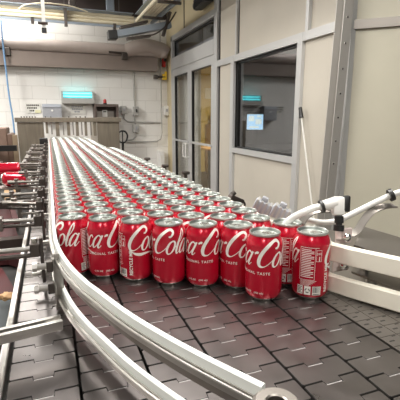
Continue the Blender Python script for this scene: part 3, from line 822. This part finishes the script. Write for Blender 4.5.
# ------------------------------------------------------------------ steel hood over the far belt
HY = 4.32
e = empty('hood', (0, 0, 0)); tag(e, 'dull steel hood with hanging strips over the far end of the belt', 'hood')
link('left_panel', box(NB(), -.285, -.06, HY, HY + .012, .55, 1.27, bev=.003), M_brush, e)
link('left_side_panel', box(NB(), -.062, -.050, HY + .013, HY + .75, .60, 1.27), M_brush, e)
link('right_panel', box(NB(), .475, .70, HY, HY + .012, .55, 1.27, bev=.003), M_brush, e)
link('right_side_panel', box(NB(), .475, .487, HY + .013, HY + .75, .60, 1.27), M_brush, e)
link('top_rail', box(NB(), -.30, .72, HY - .03, HY + .05, 1.271, 1.315, bev=.003), M_brush, e)
for x in (-.24, -.215, -.19, -.165, -.14, -.115, -.02, .03, .20, .27, .31, .36):
    bm = NB(); cyl(bm, (x, HY, 1.315), (x, HY, 1.327), .0055, n=8); link('bolt', bm, M_clamp, e)
for x, wd, l in ((-.015, .022, 1.16), (.03, .012, 1.15), (.085, .035, 1.13), (.14, .012, 1.14), (.19, .03, 1.135), (.235, .012, 1.14), (.275, .03, 1.13), (.32, .012, 1.14), (.36, .026, 1.13), (.41, .012, 1.135), (.45, .03, 1.13)):
    link('hanging_strip', box(NB(), x - wd / 2, x + wd / 2, HY + .004, HY + .008, l, 1.272), M_brush if wd > .02 else M_steeld, e)

# bright infeed block on the left side by the hood
p = onY(44, 145, 3.9)
bm = NB(); box(bm, p.x - .035, p.x + .035, 3.87, 3.93, .99, 1.135, bev=.006); o = link('sensor_box', bm, M_black)
tag(o, 'small black sensor box at the far end of the left rail', 'sensor')

# ------------------------------------------------------------------ things on the back wall
FY = WY - .0
a, b = onY(61, 91, 6.93), onY(94, 104, 6.93)
e = empty('insect_light', (0, 0, 0)); tag(e, 'white wall light box with glowing teal tubes on the back wall', 'insect light trap')
zt, zb = a.z, b.z
link('housing', box(NB(), a.x, b.x, 6.86, 6.995, zb, zb + .085, bev=.006), M_boxgrey, e)
link('back_plate', box(NB(), a.x, b.x, 6.97, 6.996, zb + .086, zt, bev=.004), mat('reflector', (.25, .55, .58), .4), e)
bm = NB()
for k in (0, 1): cyl(bm, (a.x + .03, 6.93, zb + .115 + .045 * k), (b.x - .03, 6.93, zb + .115 + .045 * k), .013, n=12)
for k in (0, 1):
    bm2 = NB(); cyl(bm2, (a.x + .03, 6.93, zb + .115 + .045 * k), (b.x - .03, 6.93, zb + .115 + .05 * k), .013, n=12); link('glow_tube', bm2, M_teal, e, True)
bm.free()
for x in (a.x + .002, b.x - .024): link('end_cap', box(NB(), x, x + .022, 6.90, 6.97, zb + .086, zt), M_boxgrey, e)
tl = area('insect_tube_glow', ((a.x + b.x) / 2, 6.88, zb + .14), .4, .08, .35, (.2, .95, 1), (R(90), 0, R(0)))

p, q = onY(42, 104, 6.9), onY(62, 118, 6.9)
e = link('grey_cabinet', box(NB(), p.x, q.x, 6.84, 6.995, q.z - .05, p.z, bev=.005), M_grey)
tag(e, 'small blue-grey wall cabinet under the teal light, left of it', 'cabinet')
link('cabinet_lid', box(NB(), p.x + .004, q.x - .004, 6.828, 6.8395, p.z - .05, p.z - .004), mat('blue_grey_light', (.45, .48, .54), .4), e)
bm = NB(); cyl(bm, ((p.x + q.x) / 2, 6.829, p.z - .1), ((p.x + q.x) / 2, 6.84, p.z - .1), .016, n=14); link('latch', bm, M_wplast, e)
for (x0, y0, x1, y1, lab, yl) in ((25, 103, 41, 113, 'white notice with a yellow corner left of the blue-grey wall cabinet', 1), (70, 104.5, 86, 114, 'white notice right under the teal light on the back wall', 0)):
    p, q = onY(x0, y0, 6.99), onY(x1, y1, 6.99)
    e = link('notice', box(NB(), p.x, q.x, 6.985, 6.996, q.z, p.z), M_sign); tag(e, lab, 'sign', 'notices on the back wall')
    bm = NB(); H = p.z - q.z; W = q.x - p.x
    for r_ in range(3):
        n = (7, 6, 3)[r_]
        zz = p.z - H * (.14 + .27 * r_); x = p.x + W * (.08 + (.18 if r_ == 2 else .03 * r_))
        for k in range(n):
            ww = W * random.uniform(.07, .11); box(bm, x, x + ww, 6.983, 6.985, zz - H * .16, zz); x += ww + W * .025
    link('notice_lettering', bm, M_grey if yl == 0 else M_clamp, e)
    if yl: link('notice_corner', box(NB(), p.x + W * .62, q.x, 6.9835, 6.985, q.z, q.z + H * .3), M_signy, e)
# control box with red beacon
p, q = onY(94, 104, 6.75), onY(119, 120, 6.75)
e = empty('control_box', (0, 0, 0)); tag(e, 'dark brown open-fronted control box with white label beside the teal light', 'control box')
bm = NB(); x0, x1, z0, z1 = p.x, q.x, q.z - .25, p.z
box(bm, x0, x1, 6.93, 6.99, z0, z1); box(bm, x0, x0 + .035, 6.75, 6.93, z0, z1); box(bm, x1 - .035, x1, 6.75, 6.93, z0, z1); box(bm, x0, x1, 6.74, 6.93, z1 - .04, z1)
link('box_shell', bm, mat('box_brown', (.12, .09, .08), .5, .2), e)
link('inner_panel', box(NB(), x0 + .06, x1 - .06, 6.90, 6.925, z0, z1 - .11), M_steeld, e)
link('label_plate', box(NB(), x0 + .14, x0 + .22, 6.88, 6.899, z1 - .20, z1 - .09), M_wplast, e)
link('label_mark', box(NB(), x0 + .155, x0 + .205, 6.877, 6.8795, z1 - .125, z1 - .11), M_black, e)
p = onY(105, 103.5, 6.82); bm = NB(); cyl(bm, (p.x, 6.82, z1), (p.x, 6.82, z1 + .02), .03, n=16, mi=1); lathe(bm, [(.026, .02), (.026, .06), (.018, .078), (0, .083)], 16, (p.x, 6.82), [0, 0, 0], z1)
e = link('beacon', bm, [M_redp, M_black], None, True); tag(e, 'small red beacon lamp on top of the dark control box', 'beacon lamp')
# stand panel behind the hood, below the control box
p, q = onY(96, 121, 6.6), onY(119, 155, 6.6)
e = link('machine_panel', box(NB(), p.x, q.x, 6.6, 6.7, .0, p.z, bev=.004), M_brush); tag(e, 'upright dull steel machine panel below the dark control box', 'panel')
# conduits
def run(pts, r, lab, nm='conduit', m=M_boxgrey):
    bm = NB(); tube(bm, pts, r, 10, smooth=False); o = link(nm, bm, m, None, True); tag(o, lab, 'conduit', 'grey conduits on the back wall'); return o
YC = 6.975
run([(1.41, YC, 3.5), (1.41, YC, 1.50)], .013, 'thin vertical conduit dropping down the back wall to the middle switch box')
run([(1.21, YC, 1.39), (1.22, YC, 1.29), (1.27, YC, 1.245), (1.40, YC, 1.235), (1.86, YC, 1.225)], .013, 'upper level conduit bending from the left switch box')
run([(1.41, YC, 1.35), (1.41, YC, 1.19)], .013, 'short vertical conduit between the two stacked grey boxes')
run([(1.41, YC, 1.08), (1.405, YC, .99), (1.36, YC, .94), (1.24, YC, .92)], .013, 'conduit hooking left below the lowest grey box')
run([(1.24, YC - .03, .90), (1.78, YC - .03, .90), (1.84, YC - .03, .94), (1.87, YC - .03, 1.05), (1.87, YC - .03, 3.5)], .012, 'long conduit along the lower wall and up the corner')
for i, (x, z, w_, h_, lab) in enumerate(((1.21, 1.44, .09, .13, 'left upper grey switch box, right of the dark control box'), (1.42, 1.42, .085, .15, 'upper grey switch box on the vertical conduit'), (1.41, 1.13, .10, .13, 'lower grey junction box on the vertical conduit'), (1.955, 1.43, .075, .16, 'pale grey box in the corner by the door'))):
    e = link('junction_box', box(NB(), x - w_ / 2, min(x + w_ / 2, 1.99), 6.90, 6.955 if i == 4 else 6.995, z - h_ / 2, z + h_ / 2, bev=.005), M_boxgrey if i < 3 else M_wplast); tag(e, lab, 'electrical box', 'electrical boxes on the back wall')
    link('switch_lever' if i < 3 else 'cover_latch', box(NB(), x - .012, x + .012, 6.88, 6.899, z - .02, z + .03), M_black if i == 1 else M_grey, e)
# handle of a pallet truck
c1 = onY(122.5, 136, 6.2); 
e = empty('pallet_truck', (c1.x, 6.2, 0)); tag(e, 'black looped handle of a hand truck standing before the back wall', 'hand truck')
bm = NB(); tube(bm, [(-.05, 0, c1.z + .06), (-.075, 0, c1.z), (-.05, 0, c1.z - .08), (0, 0, c1.z - .10), (.05, 0, c1.z - .08), (.075, 0, c1.z), (.05, 0, c1.z + .06), (0, 0, c1.z + .075), (-.05, 0, c1.z + .06)], .013, 10)
link('loop_handle', bm, M_black, e, True)
bm = NB(); cyl(bm, (0, 0, c1.z - .1), (0, .05, .15), .018, n=12); cyl(bm, (0, 0, c1.z + .07), (0, 0, c1.z - .1), .008, n=8); link('shaft', bm, M_black, e, True)
bm = NB(); box(bm, -.05, .12, -.08, .08, .03, .20, bev=.01); box(bm, .10, .60, -.13, -.05, .06, .1); box(bm, .10, .60, .05, .13, .06, .1)
link('pump_body', bm, M_redp, e)
for s in (-.10, .10):
    bm = NB(); cyl(bm, (0, s - .015, .07), (0, s + .015, .07), .07, n=20); link('wheel', bm, M_black, e)
# white box low at the corner
p = onY(160.5, 152, 6.85); e = link('wall_dispenser', box(NB(), p.x - .03, p.x + .06, 6.80, 6.99, p.z - .45, p.z + .02, bev=.01), M_wplast); tag(e, 'narrow white box low in the corner left of the doors', 'dispenser')
link('dispenser_front', box(NB(), p.x - .02, p.x + .05, 6.793, 6.7995, p.z - .3, p.z - .05), M_sign, e)
# yellow and red valves in the corner
p = onY(165, 77, 6.9); e = empty('yellow_valve', (p.x, 6.9, p.z)); tag(e, 'yellow valve handle in the corner beside the door transom', 'valve')
bm = NB(); box(bm, -.05, .03, -.02, .02, -.05, .05, bev=.01); box(bm, -.01, .03, -.03, .0, .03, .09, bev=.008); link('valve_body', bm, M_yellow, e)
bm = NB(); cyl(bm, (0, 0, .0), (-.16, 0, -.005), .022, n=12); box(bm, -.20, -.13, -.03, .03, -.04, .03, bev=.008); link('valve_pipe', bm, M_clamp, e)
p = onY(163.5, 61, 6.9); e = empty('red_valve', (p.x, 6.9, p.z)); tag(e, 'small red and black horn device above the yellow valve', 'valve')
bm = NB(); box(bm, -.025, .03, -.03, .03, -.10, .04, bev=.008); link('housing', bm, M_redp, e)
bm = NB(); box(bm, -.01, .045, -.04, .0, -.01, .09, bev=.008); link('cap', bm, M_black, e)
# small clamp under the taupe pipe
p = onY(124, 57, 6.84); e = empty('pipe_hanger', (p.x, 6.84, p.z)); tag(e, 'dark clamp with short pipe fixed under the taupe pipe', 'clamp')
bm = NB(); cyl(bm, (-.25, -.05, .06), (.05, -.05, .05), .02, n=10); link('short_pipe', bm, M_clamp, e)
bm = NB(); box(bm, -.05, .05, -.08, -.03, -.05, .06, bev=.01); link('clamp', bm, M_clamp, e)
p = onY(7, 52, 6.84); e = empty('pipe_hanger', (p.x, 6.84, p.z)); tag(e, 'dark clamp on the taupe pipe above the blue hose', 'clamp')
bm = NB(); cyl(bm, (-.3, -.05, .05), (.02, -.05, .05), .02, n=10); link('short_pipe', bm, M_clamp, e)
bm = NB(); box(bm, -.05, .05, -.08, -.03, -.06, .06, bev=.01); link('clamp', bm, M_clamp, e)
# blue hose
bm = NB(); tube(bm, [onY(1, 20, 6.72), onY(3, 45, 6.72), onY(6, 70, 6.72), onY(9, 95, 6.72), onY(13, 120, 6.72), onY(16, 150, 6.72)], .012, 8)
tag(link('hose', bm, M_hose, None, True), 'thin blue hose hanging down the left of the back wall', 'hose')

# ------------------------------------------------------------------ overhead trays and beams
TY = 6.25
e = empty('cable_tray', (0, 0, 0)); tag(e, 'cream conduit bundle on a grey tray running across below the ceiling', 'cable tray')
for k, (dy, dz) in enumerate(((0, 0), (.02, .053), (.10, .0), (.06, .106), (.2, .03))):
    bm = NB(); cyl(bm, (-3, TY + dy, 2.655 + dz), (1.30, TY + dy, 2.655 + dz), .026, n=12); link('conduit', bm, M_cond, e, True)
link('tray_edge', box(NB(), -3, 1.28, TY - .05, TY - .035, 2.590, 2.622), M_blue, e)
link('tray_floor', box(NB(), -3, 1.28, TY - .035, TY + .26, 2.800, 2.808), M_blue, e)
for k, x in enumerate((-.9, -.1, .33, 1.0)):
    link('tray_clip', box(NB(), x - .02, x + .02, TY - .055, TY + .02, 2.56, 2.64 if k % 2 else 2.79), M_clamp, e)
for x in (.33, 1.1): link('hanger_rod', box(NB(), x - .008, x + .008, TY + .1, TY + .116, 2.585, CEIL), M_clamp, e)
# tray running towards the viewer along the right
e = empty('cable_tray', (0, 0, 0)); tag(e, 'cream conduit bundle rising to the top edge above the glass doors', 'cable tray')
for k, (dx, dz) in enumerate(((0, 0), (.055, .0), (.11, .0), (.165, .0), (.22, .0), (.10, .055), (.16, .055))):
    bm = NB(); cyl(bm, (1.32 + dx * .75, 2.0, 2.70 + dz), (1.32 + dx * .75, TY - .06, 2.70 + dz), .026, n=12); link('conduit', bm, M_cond, e, True)
link('tray_edge', box(NB(), 1.525, 1.54, 2.0, TY - .06, 2.64, 2.70), M_blue, e)
link('tray_floor', box(NB(), 1.30, 1.53, 2.0, TY - .06, 2.785, 2.795), M_blue, e)
for y in (3.2, 4.0, 4.8, 5.6): link('cross_brace', box(NB(), 1.28, 1.56, y, y + .04, 2.61, 2.64), M_clamp, e)
for y in (4.0, 5.6): link('hanger_rod', box(NB(), 1.541, 1.553, y, y + .012, 2.64, CEIL), M_clamp, e)
# threaded strut hanging
e = empty('hanging_strut', (0, 0, 0)); tag(e, 'grey strut hanging from above with a dark end over the conduits', 'strut')
p0, p1 = onY(42, -22, 5.9), onY(44, 28, 5.9); bm = NB(); bar(bm, (p1.x, 5.9, p1.z), (p0.x, 5.9, CEIL), .045, .045, upv=Vector((0, 1, 0))); link('strut', bm, M_wplast, e)
link('strut_end', box(NB(), p1.x - .03, p1.x + .03, 5.87, 5.93, p1.z - .06, p1.z - .001), M_black, e)
bm = NB(); cyl(bm, (p1.x - .07, 5.86, p1.z + .05), (p1.x + .05, 5.86, p1.z + .05), .018, n=8); link('bolt', bm, M_clamp, e)
# blue-grey arm
e = empty('support_beam', (0, 0, 0)); tag(e, 'blue-grey steel arm jutting under the trays near the doors', 'beam')
p0, p1 = onY(113, 35, 5.8), onY(170, 25, 5.8)
bm = NB(); bar(bm, p0, p1, .14, .085, bev=.005); link('beam', bm, M_blue, e)
bm = NB(); bar(bm, p0 + Vector((-.07, 0, -.01)), p0 + Vector((.05, 0, 0)), .16, .11, bev=.008); link('beam_end', bm, M_black, e)
bm = NB(); bar(bm, onY(127, 39, 5.85), onY(150, 36, 5.85), .1, .03); bar(bm, onY(120, 28, 5.9), onY(147, 22, 5.9), .12, .03); bar(bm, onY(163, 36, 5.75), onY(170, 12, 5.75), .05, .04)
link('bracket', bm, M_clamp, e)
bm = NB(); tube(bm, [onY(140, 36, 5.7), onY(155, 34, 5.7), onY(168, 24, 5.7), onY(176, 12, 5.7)], .01, 8); link('cable', bm, M_clamp, e)
# dangling wire loops
bm = NB(); tube(bm, [onY(18, 10, 6.1), onY(25, 5, 6.1), onY(45, 3, 6.1), onY(70, 6, 6.1), onY(88, 12, 6.1)], .008, 8)
tag(link('loose_cable', bm, M_cond, None, True), 'loose pale cable looping above the conduit bundle at top left', 'cable')
# vertical white pipe
p = onY(149, 14, 6.45); bm = NB(); cyl(bm, (p.x, 6.62, p.z + .1), (p.x, 6.62, CEIL), .052, n=18); tag(link('drop_pipe', bm, M_wplast, None, True), 'short white vertical pipe between the two cream trays', 'pipe')
# ceiling beams
for i, y in enumerate((5.2, 6.0, 6.7)):
    e = link('ceiling_beam', box(NB(), -4.1, 1.98, y, y + .08, 3.22 if i == 2 else 3.3, CEIL), M_ceil); e['kind'] = 'structure'; e.name = 'trim_%d' % (5 + i)
bm = NB(); box(bm, -4.1, 1.98, 6.90, 6.995, 2.93, CEIL); o = struct('trim_8', bm, mat('dark_header', (.06, .045, .04), .8))
for i, (px, s) in enumerate(((72, .05), (110, .06))):
    p = onY(px, 4, 6.6); bm = NB(); box(bm, p.x - s, p.x + s, 6.56, 6.62, 2.9, 3.3, bev=.01); tag(link('ceiling_bracket', bm, M_blue if i else M_clamp), 'dark ceiling bracket above the conduits, %s one' % ['left', 'right'][i], 'bracket', 'brackets above the conduits')
# black speaker-like lamp above the doors
p = onX(205, 3, 1.93); e = empty('wall_lamp', (1.93, p.y, p.z)); tag(e, 'black wall lamp above the glass doors at the top edge', 'lamp')
bm = NB(); bar(bm, (-.02, .22, .02), (-.02, -.2, .035), .12, .12, bev=.015); link('lamp_body', bm, M_black, e)
bm = NB(); cyl(bm, (-.02, .221, .02), (-.02, .26, .02), .055, n=16); link('lamp_lens', bm, M_steeld, e)
# conduit seam on yellow wall
bm = NB(); box(bm, WX - .012, WX - .004, 6.0, 6.03, 2.61, CEIL); struct('trim_9', bm, M_clamp)

# ------------------------------------------------------------------ stainless post in front of the wall corner
e = empty('steel_post', (1.87, 2.48, 0)); tag(e, 'tall leaning stainless steel post at the wall corner right of the window', 'post')
pb, pt = onX(325.5, 200, 1.87), onX(344.5, 0, 1.87)
d = (pt - pb) / (pt.z - pb.z); lo = pb - d * pb.z; hi = pb + d * (CEIL - pb.z)
bm = NB(); off = Vector((1.87, 2.48, 0))
ms = frame_mtx(lo - off, hi - off, Vector((0, 1, 0)))[0]; LL = (hi - lo).length
box(bm, 0, LL, -.04, -.034, -.045, .045, 0, ms); box(bm, 0, LL, -.034, .03, -.045, -.039, 0, ms); box(bm, 0, LL, -.034, .03, .034, .040, 0, ms)
link('post_channel', bm, mat('post_steel', (.50, .48, .45), .40, .4), e)
bm = NB()
for k in range(14):
    z = 1.0 + k * .16
    for (a_, b_) in ((.0, -.046), (-.0415, .02)):
        q = ms @ Vector((z, a_, b_)); q2 = ms @ Vector((z, a_ - (.004 if a_ < -.02 else 0), b_ - (.004 if a_ > -.02 else 0))); cyl(bm, q, q2, .006, n=8)
link('rivet', bm, M_chrome, e); e.children[-1]['kind'] = 'stuff'
# squeegee pole
e = empty('pole', (0, 0, 0)); tag(e, 'thin white pole with black grip leaning on the wall right of the window', 'pole')
p0, p1 = onX(301.5, 118, 1.955), onX(312, 205, 1.955); dd = (p1 - p0) / (p0.z - p1.z)
bm = NB(); cyl(bm, p0, p0 + dd * (p0.z - .005), .007, n=10); link('shaft', bm, M_sign, e, True)
bm = NB(); cyl(bm, p0, p0 - dd * .085, .018, .014, n=12); link('grip', bm, M_black, e, True)

# ------------------------------------------------------------------ inside the rooms
def at(px, py, X): return onX(px, py, X)
p = at(255, 122, 2.42); e = empty('monitor', (2.42, p.y, p.z)); tag(e, 'lit monitor seen through the dark window', 'monitor')
dirn = -ray(255, 122); dirn.z = 0; dirn.normalize(); side = Vector((-dirn.y, dirn.x, 0))
rz = math.atan2(dirn.y, dirn.x) + math.pi / 2; e.rotation_euler = (0, 0, rz)
k = (p - CAM).dot(_fw) / 400; W2, H2 = 8 * k, 7.5 * k
link('bezel', box(NB(), -W2 - .012, W2 + .012, .004, .03, -H2 - .012, H2 + .012), M_black, e)
link('screen', box(NB(), -W2, W2, 0, .0039, -H2, H2), M_screen, e)
bm = NB()
for (a_, b_, c_, d_) in ((-.8, -.1, .1, .8), (0.05, .8, -.3, .4), (-.7, .5, -.8, -.55), (.2, .8, .6, .85)): box(bm, W2 * a_, W2 * b_, -.001, 0, H2 * c_, H2 * d_)
link('screen_window', bm, M_screen2, e)
bm = NB(); box(bm, -.03, .03, .01, .03, -H2 - .18, -H2 - .012); box(bm, -.1, .1, -.05, .1, -H2 - .19, -H2 - .18); link('stand', bm, M_black, e)
zd = p.z - H2 - .19
e2 = empty('desk', (2.75, 4.2, 0)); tag(e2, 'dark desk under the lit monitor behind the window', 'desk')
link('desk_top', box(NB(), -.5, .8, -.45, .45, zd - .03, zd - .0005), M_gap, e2)
for x in (-.45, .75):
    for y in (-.4, .4): link('leg', box(NB(), x - .02, x + .02, y - .02, y + .02, 0, zd - .03), M_gap, e2)
# door room
bm = NB(); bx = [(3.0, 8.1, .9, .55), (3.5, 8.2, 1.1, .5)]
e = link('storage_cabinet', box(NB(), 3.55, 4.3, 8.6, 9.15, 0, 1.15, bev=.01), mat('tan_cabinet', (.45, .30, .14), .5)); tag(e, 'tan cabinet inside the yellow room seen through the right door', 'cabinet')
link('cabinet_door', box(NB(), 3.6, 3.9, 8.585, 8.599, .1, 1.05), M_tan, e); link('cabinet_door', box(NB(), 3.94, 4.25, 8.585, 8.599, .1, 1.05), M_tan, e)
e = link('cardboard_box', box(NB(), 3.62, 3.92, 8.7, 9.0, 1.15, 1.42, bev=.005), M_tan); tag(e, 'cardboard box on the tan cabinet behind the right door', 'box')
e = link('office_printer', box(NB(), 3.97, 4.25, 8.7, 9.0, 1.151, 1.33, bev=.02), M_black); tag(e, 'dark office machine on the tan cabinet behind the right door', 'printer')
link('paper_tray', box(NB(), 4.0, 4.22, 8.62, 8.699, 1.17, 1.19), M_wplast, e)
for i, (x, z, c_) in enumerate(((3.55, 1.75, M_sign), (3.8, 1.7, M_wplast), (4.05, 1.8, M_sign))):
    tag(link('paper_sheet', box(NB(), x, x + .18, 9.185, 9.197, z, z + .25), c_), 'sheet of paper on the yellow wall seen through the right door, %s' % ['leftmost', 'middle', 'rightmost'][i], 'paper', 'papers on the yellow wall')
e = empty('work_table', (3.2, 7.2, 0)); tag(e, 'narrow wooden table inside the yellow room behind the doors', 'table')
link('table_top', box(NB(), -.5, .6, -.35, .35, .72, .75), M_tan, e)
for x in (-.45, .55):
    for y in (-.3, .3): link('leg', box(NB(), x - .02, x + .02, y - .02, y + .02, 0, .72), M_steeld, e)

# ------------------------------------------------------------------ clutter left of the belt
def clutter(nm, x0, x1, y0, y1, z0, z1, m, lab, cat, bev=.005):
    e = link(nm, box(NB(), x0, x1, y0, y1, z0, z1, bev=bev), m); tag(e, lab, cat); return e
# brown stepped machine beyond
e = empty('brown_machine', (0, 0, 0)); tag(e, 'stepped brown machine housing left of the steel hood', 'machine')
for k, (xa, xb, ya, yb) in enumerate(((-12, 6, 128, 220), (6, 12, 134, 220))):
    a, b = onY(xa, ya, 4.6), onY(xb, ya, 4.6)
    link('housing_step', box(NB(), a.x, b.x, 4.6 + .02 * k, 5.0, 0, a.z, bev=.01), mat('brown_machine_paint', (.26, .17, .13), .5, noise=.2, nscale=6), e)
a, b = onY(12, 135, 4.59), onY(17, 135, 4.59); link('tan_post', box(NB(), a.x, b.x, 4.59, 4.66, 0, a.z), mat('tan_post_paint', (.50, .38, .26), .5), e)
a, b = onY(-12, 146, 4.4), onY(17, 149, 4.4); link('black_cross_bar', box(NB(), a.x, b.x, 4.4, 4.45, b.z - .02, a.z), M_black, e)
link('cross_bar_arm', box(NB(), a.x + .02, a.x + .06, 4.45, 4.6, b.z - .02, a.z), M_black, e)
# low side structure next to the belt
e = empty('side_machine', (0, 0, 0)); tag(e, 'dark open machine frame running low along the left of the belt', 'machine frame')
for y in (.9, 1.7, 2.5, 3.3, 4.1): link('cross_member', box(NB(), -.9, -.086, y, y + .05, .80, .84), M_clamp, e)
link('long_member', box(NB(), -.50, -.44, .2, 4.3, .845, .90), M_steeld, e)
link('long_member', box(NB(), -.9, -.84, .2, 4.3, .845, .90), M_steeld, e)
link('support_bar', box(NB(), -.170, -.145, 2.7, 4.3, 1.03, 1.045), M_steeld, e)
link('dark_tray', box(NB(), -.83, -.10, 1.0, 4.3, .66, .67), M_gap, e)
for y in (.3, 2.2, 4.2):
    for x in (-.87, -.47): link('leg', box(NB(), x - .02, x + .02, y - .02, y + .02, 0, .845), M_steeld, e)
# tan and maroon pieces
p0 = onZ(20, 210, .78); 
def slab(px, Z, th, m, nm, lab, cat):
    pts = [onZ(x, y, Z) for x, y in px]; e = link(nm, prism(NB(), [(q.x, q.y) for q in pts], Z - th, Z), m); tag(e, lab, cat, 'maroon covers left of the belt' if 'maroon' in lab else None); return e
slab([(-20, 205), (10, 210), (26, 262), (8, 256), (-20, 258)], .72, .04, M_maroon, 'side_cover', 'dull maroon cover showing between the first two rod arms', 'cover')
slab([(-20, 262), (2, 268), (21, 300), (4, 303), (-20, 300)], .74, .04, M_maroon, 'side_cover', 'maroon cover below the nearest rod arm at the left edge', 'cover')
slab([(9, 207), (15, 210), (20, 222), (13, 220)], .80, .02, M_maroon, 'red_flap', 'dull red flap between the rod arms', 'flap')
slab([(-20, 308), (17, 293), (6, 345), (-20, 350)], .78, .04, mat('slate_cover', (.04, .048, .05), .7, 0), 'slate_cover', 'dark slate machine cover behind the extruded arm', 'cover')
slab([(4, 188), (16, 186), (18, 200), (5, 202)], .82, .03, M_tan, 'tan_block', 'tan block beside the rod arms at the left edge', 'block')
# crumpled paper-like blob
q = onZ(8, 296, .812); bm = NB(); bmesh.ops.create_icosphere(bm, subdivisions=3, radius=.02)
for v in bm.verts: v.co *= 1 + .35 * math.sin(v.co.x * 300) * math.cos(v.co.y * 260); v.co.z *= .45; v.co.x *= 1.2
bmesh.ops.translate(bm, verts=bm.verts[:], vec=q)
tag(link('rag', bm, M_tan, None, True), 'crumpled tan rag at the left edge above the slate cover', 'rag')
# rails at bottom left outside the frame
bm = NB(); p0, p1 = onZ(13, 330, .97), onZ(-2, 400, .97)
box(bm, -.118, -.107, -.2, .62, .93, .985); tag(link('outer_rail', bm, M_steel), 'narrow steel rail outside the belt edge at the bottom left', 'rail')
# fallen cans
me_objs = [o for o in bpy.data.objects if o.name.startswith('can') and o.get('category') == 'can']
src = me_objs[200]
def copy_tree(o, parent=None):
    c_ = o.copy(); COL.objects.link(c_); c_.parent = parent
    for ch in o.children: copy_tree(ch, c_)
    return c_
for (px, py, Y, rz, lab) in ((9, 169, 2.30, 92, 'red cola can lying on its side on the left bars below the brown machine'), (17, 179, 2.02, 70, 'fallen red cola can nearest the rod arms, its silver end turned to the belt')):
    q = onY(px, py, Y); cc = copy_tree(src); m3 = Matrix.Rotation(R(rz), 4, 'Z') @ Matrix.Rotation(R(-90), 4, 'X')
    cc.matrix_world = Matrix.Translation(q) @ m3 @ Matrix.Translation((0, 0, -.06)); cc['label'] = lab; cc['group'] = 'fallen cans'
    zb = q.z - .0335
    e = link('can_tray', box(NB(), q.x - .09, q.x + .07, Y - .045, Y + .045, zb - .008, zb), M_steeld); tag(e, 'small steel tray under the %s fallen can' % ('further' if Y > 2.1 else 'nearer'), 'tray', 'trays under the fallen cans')
    link('tray_leg', box(NB(), q.x - .01, q.x + .01, Y - .01, Y + .01, .84, zb - .008), M_steeld, e)
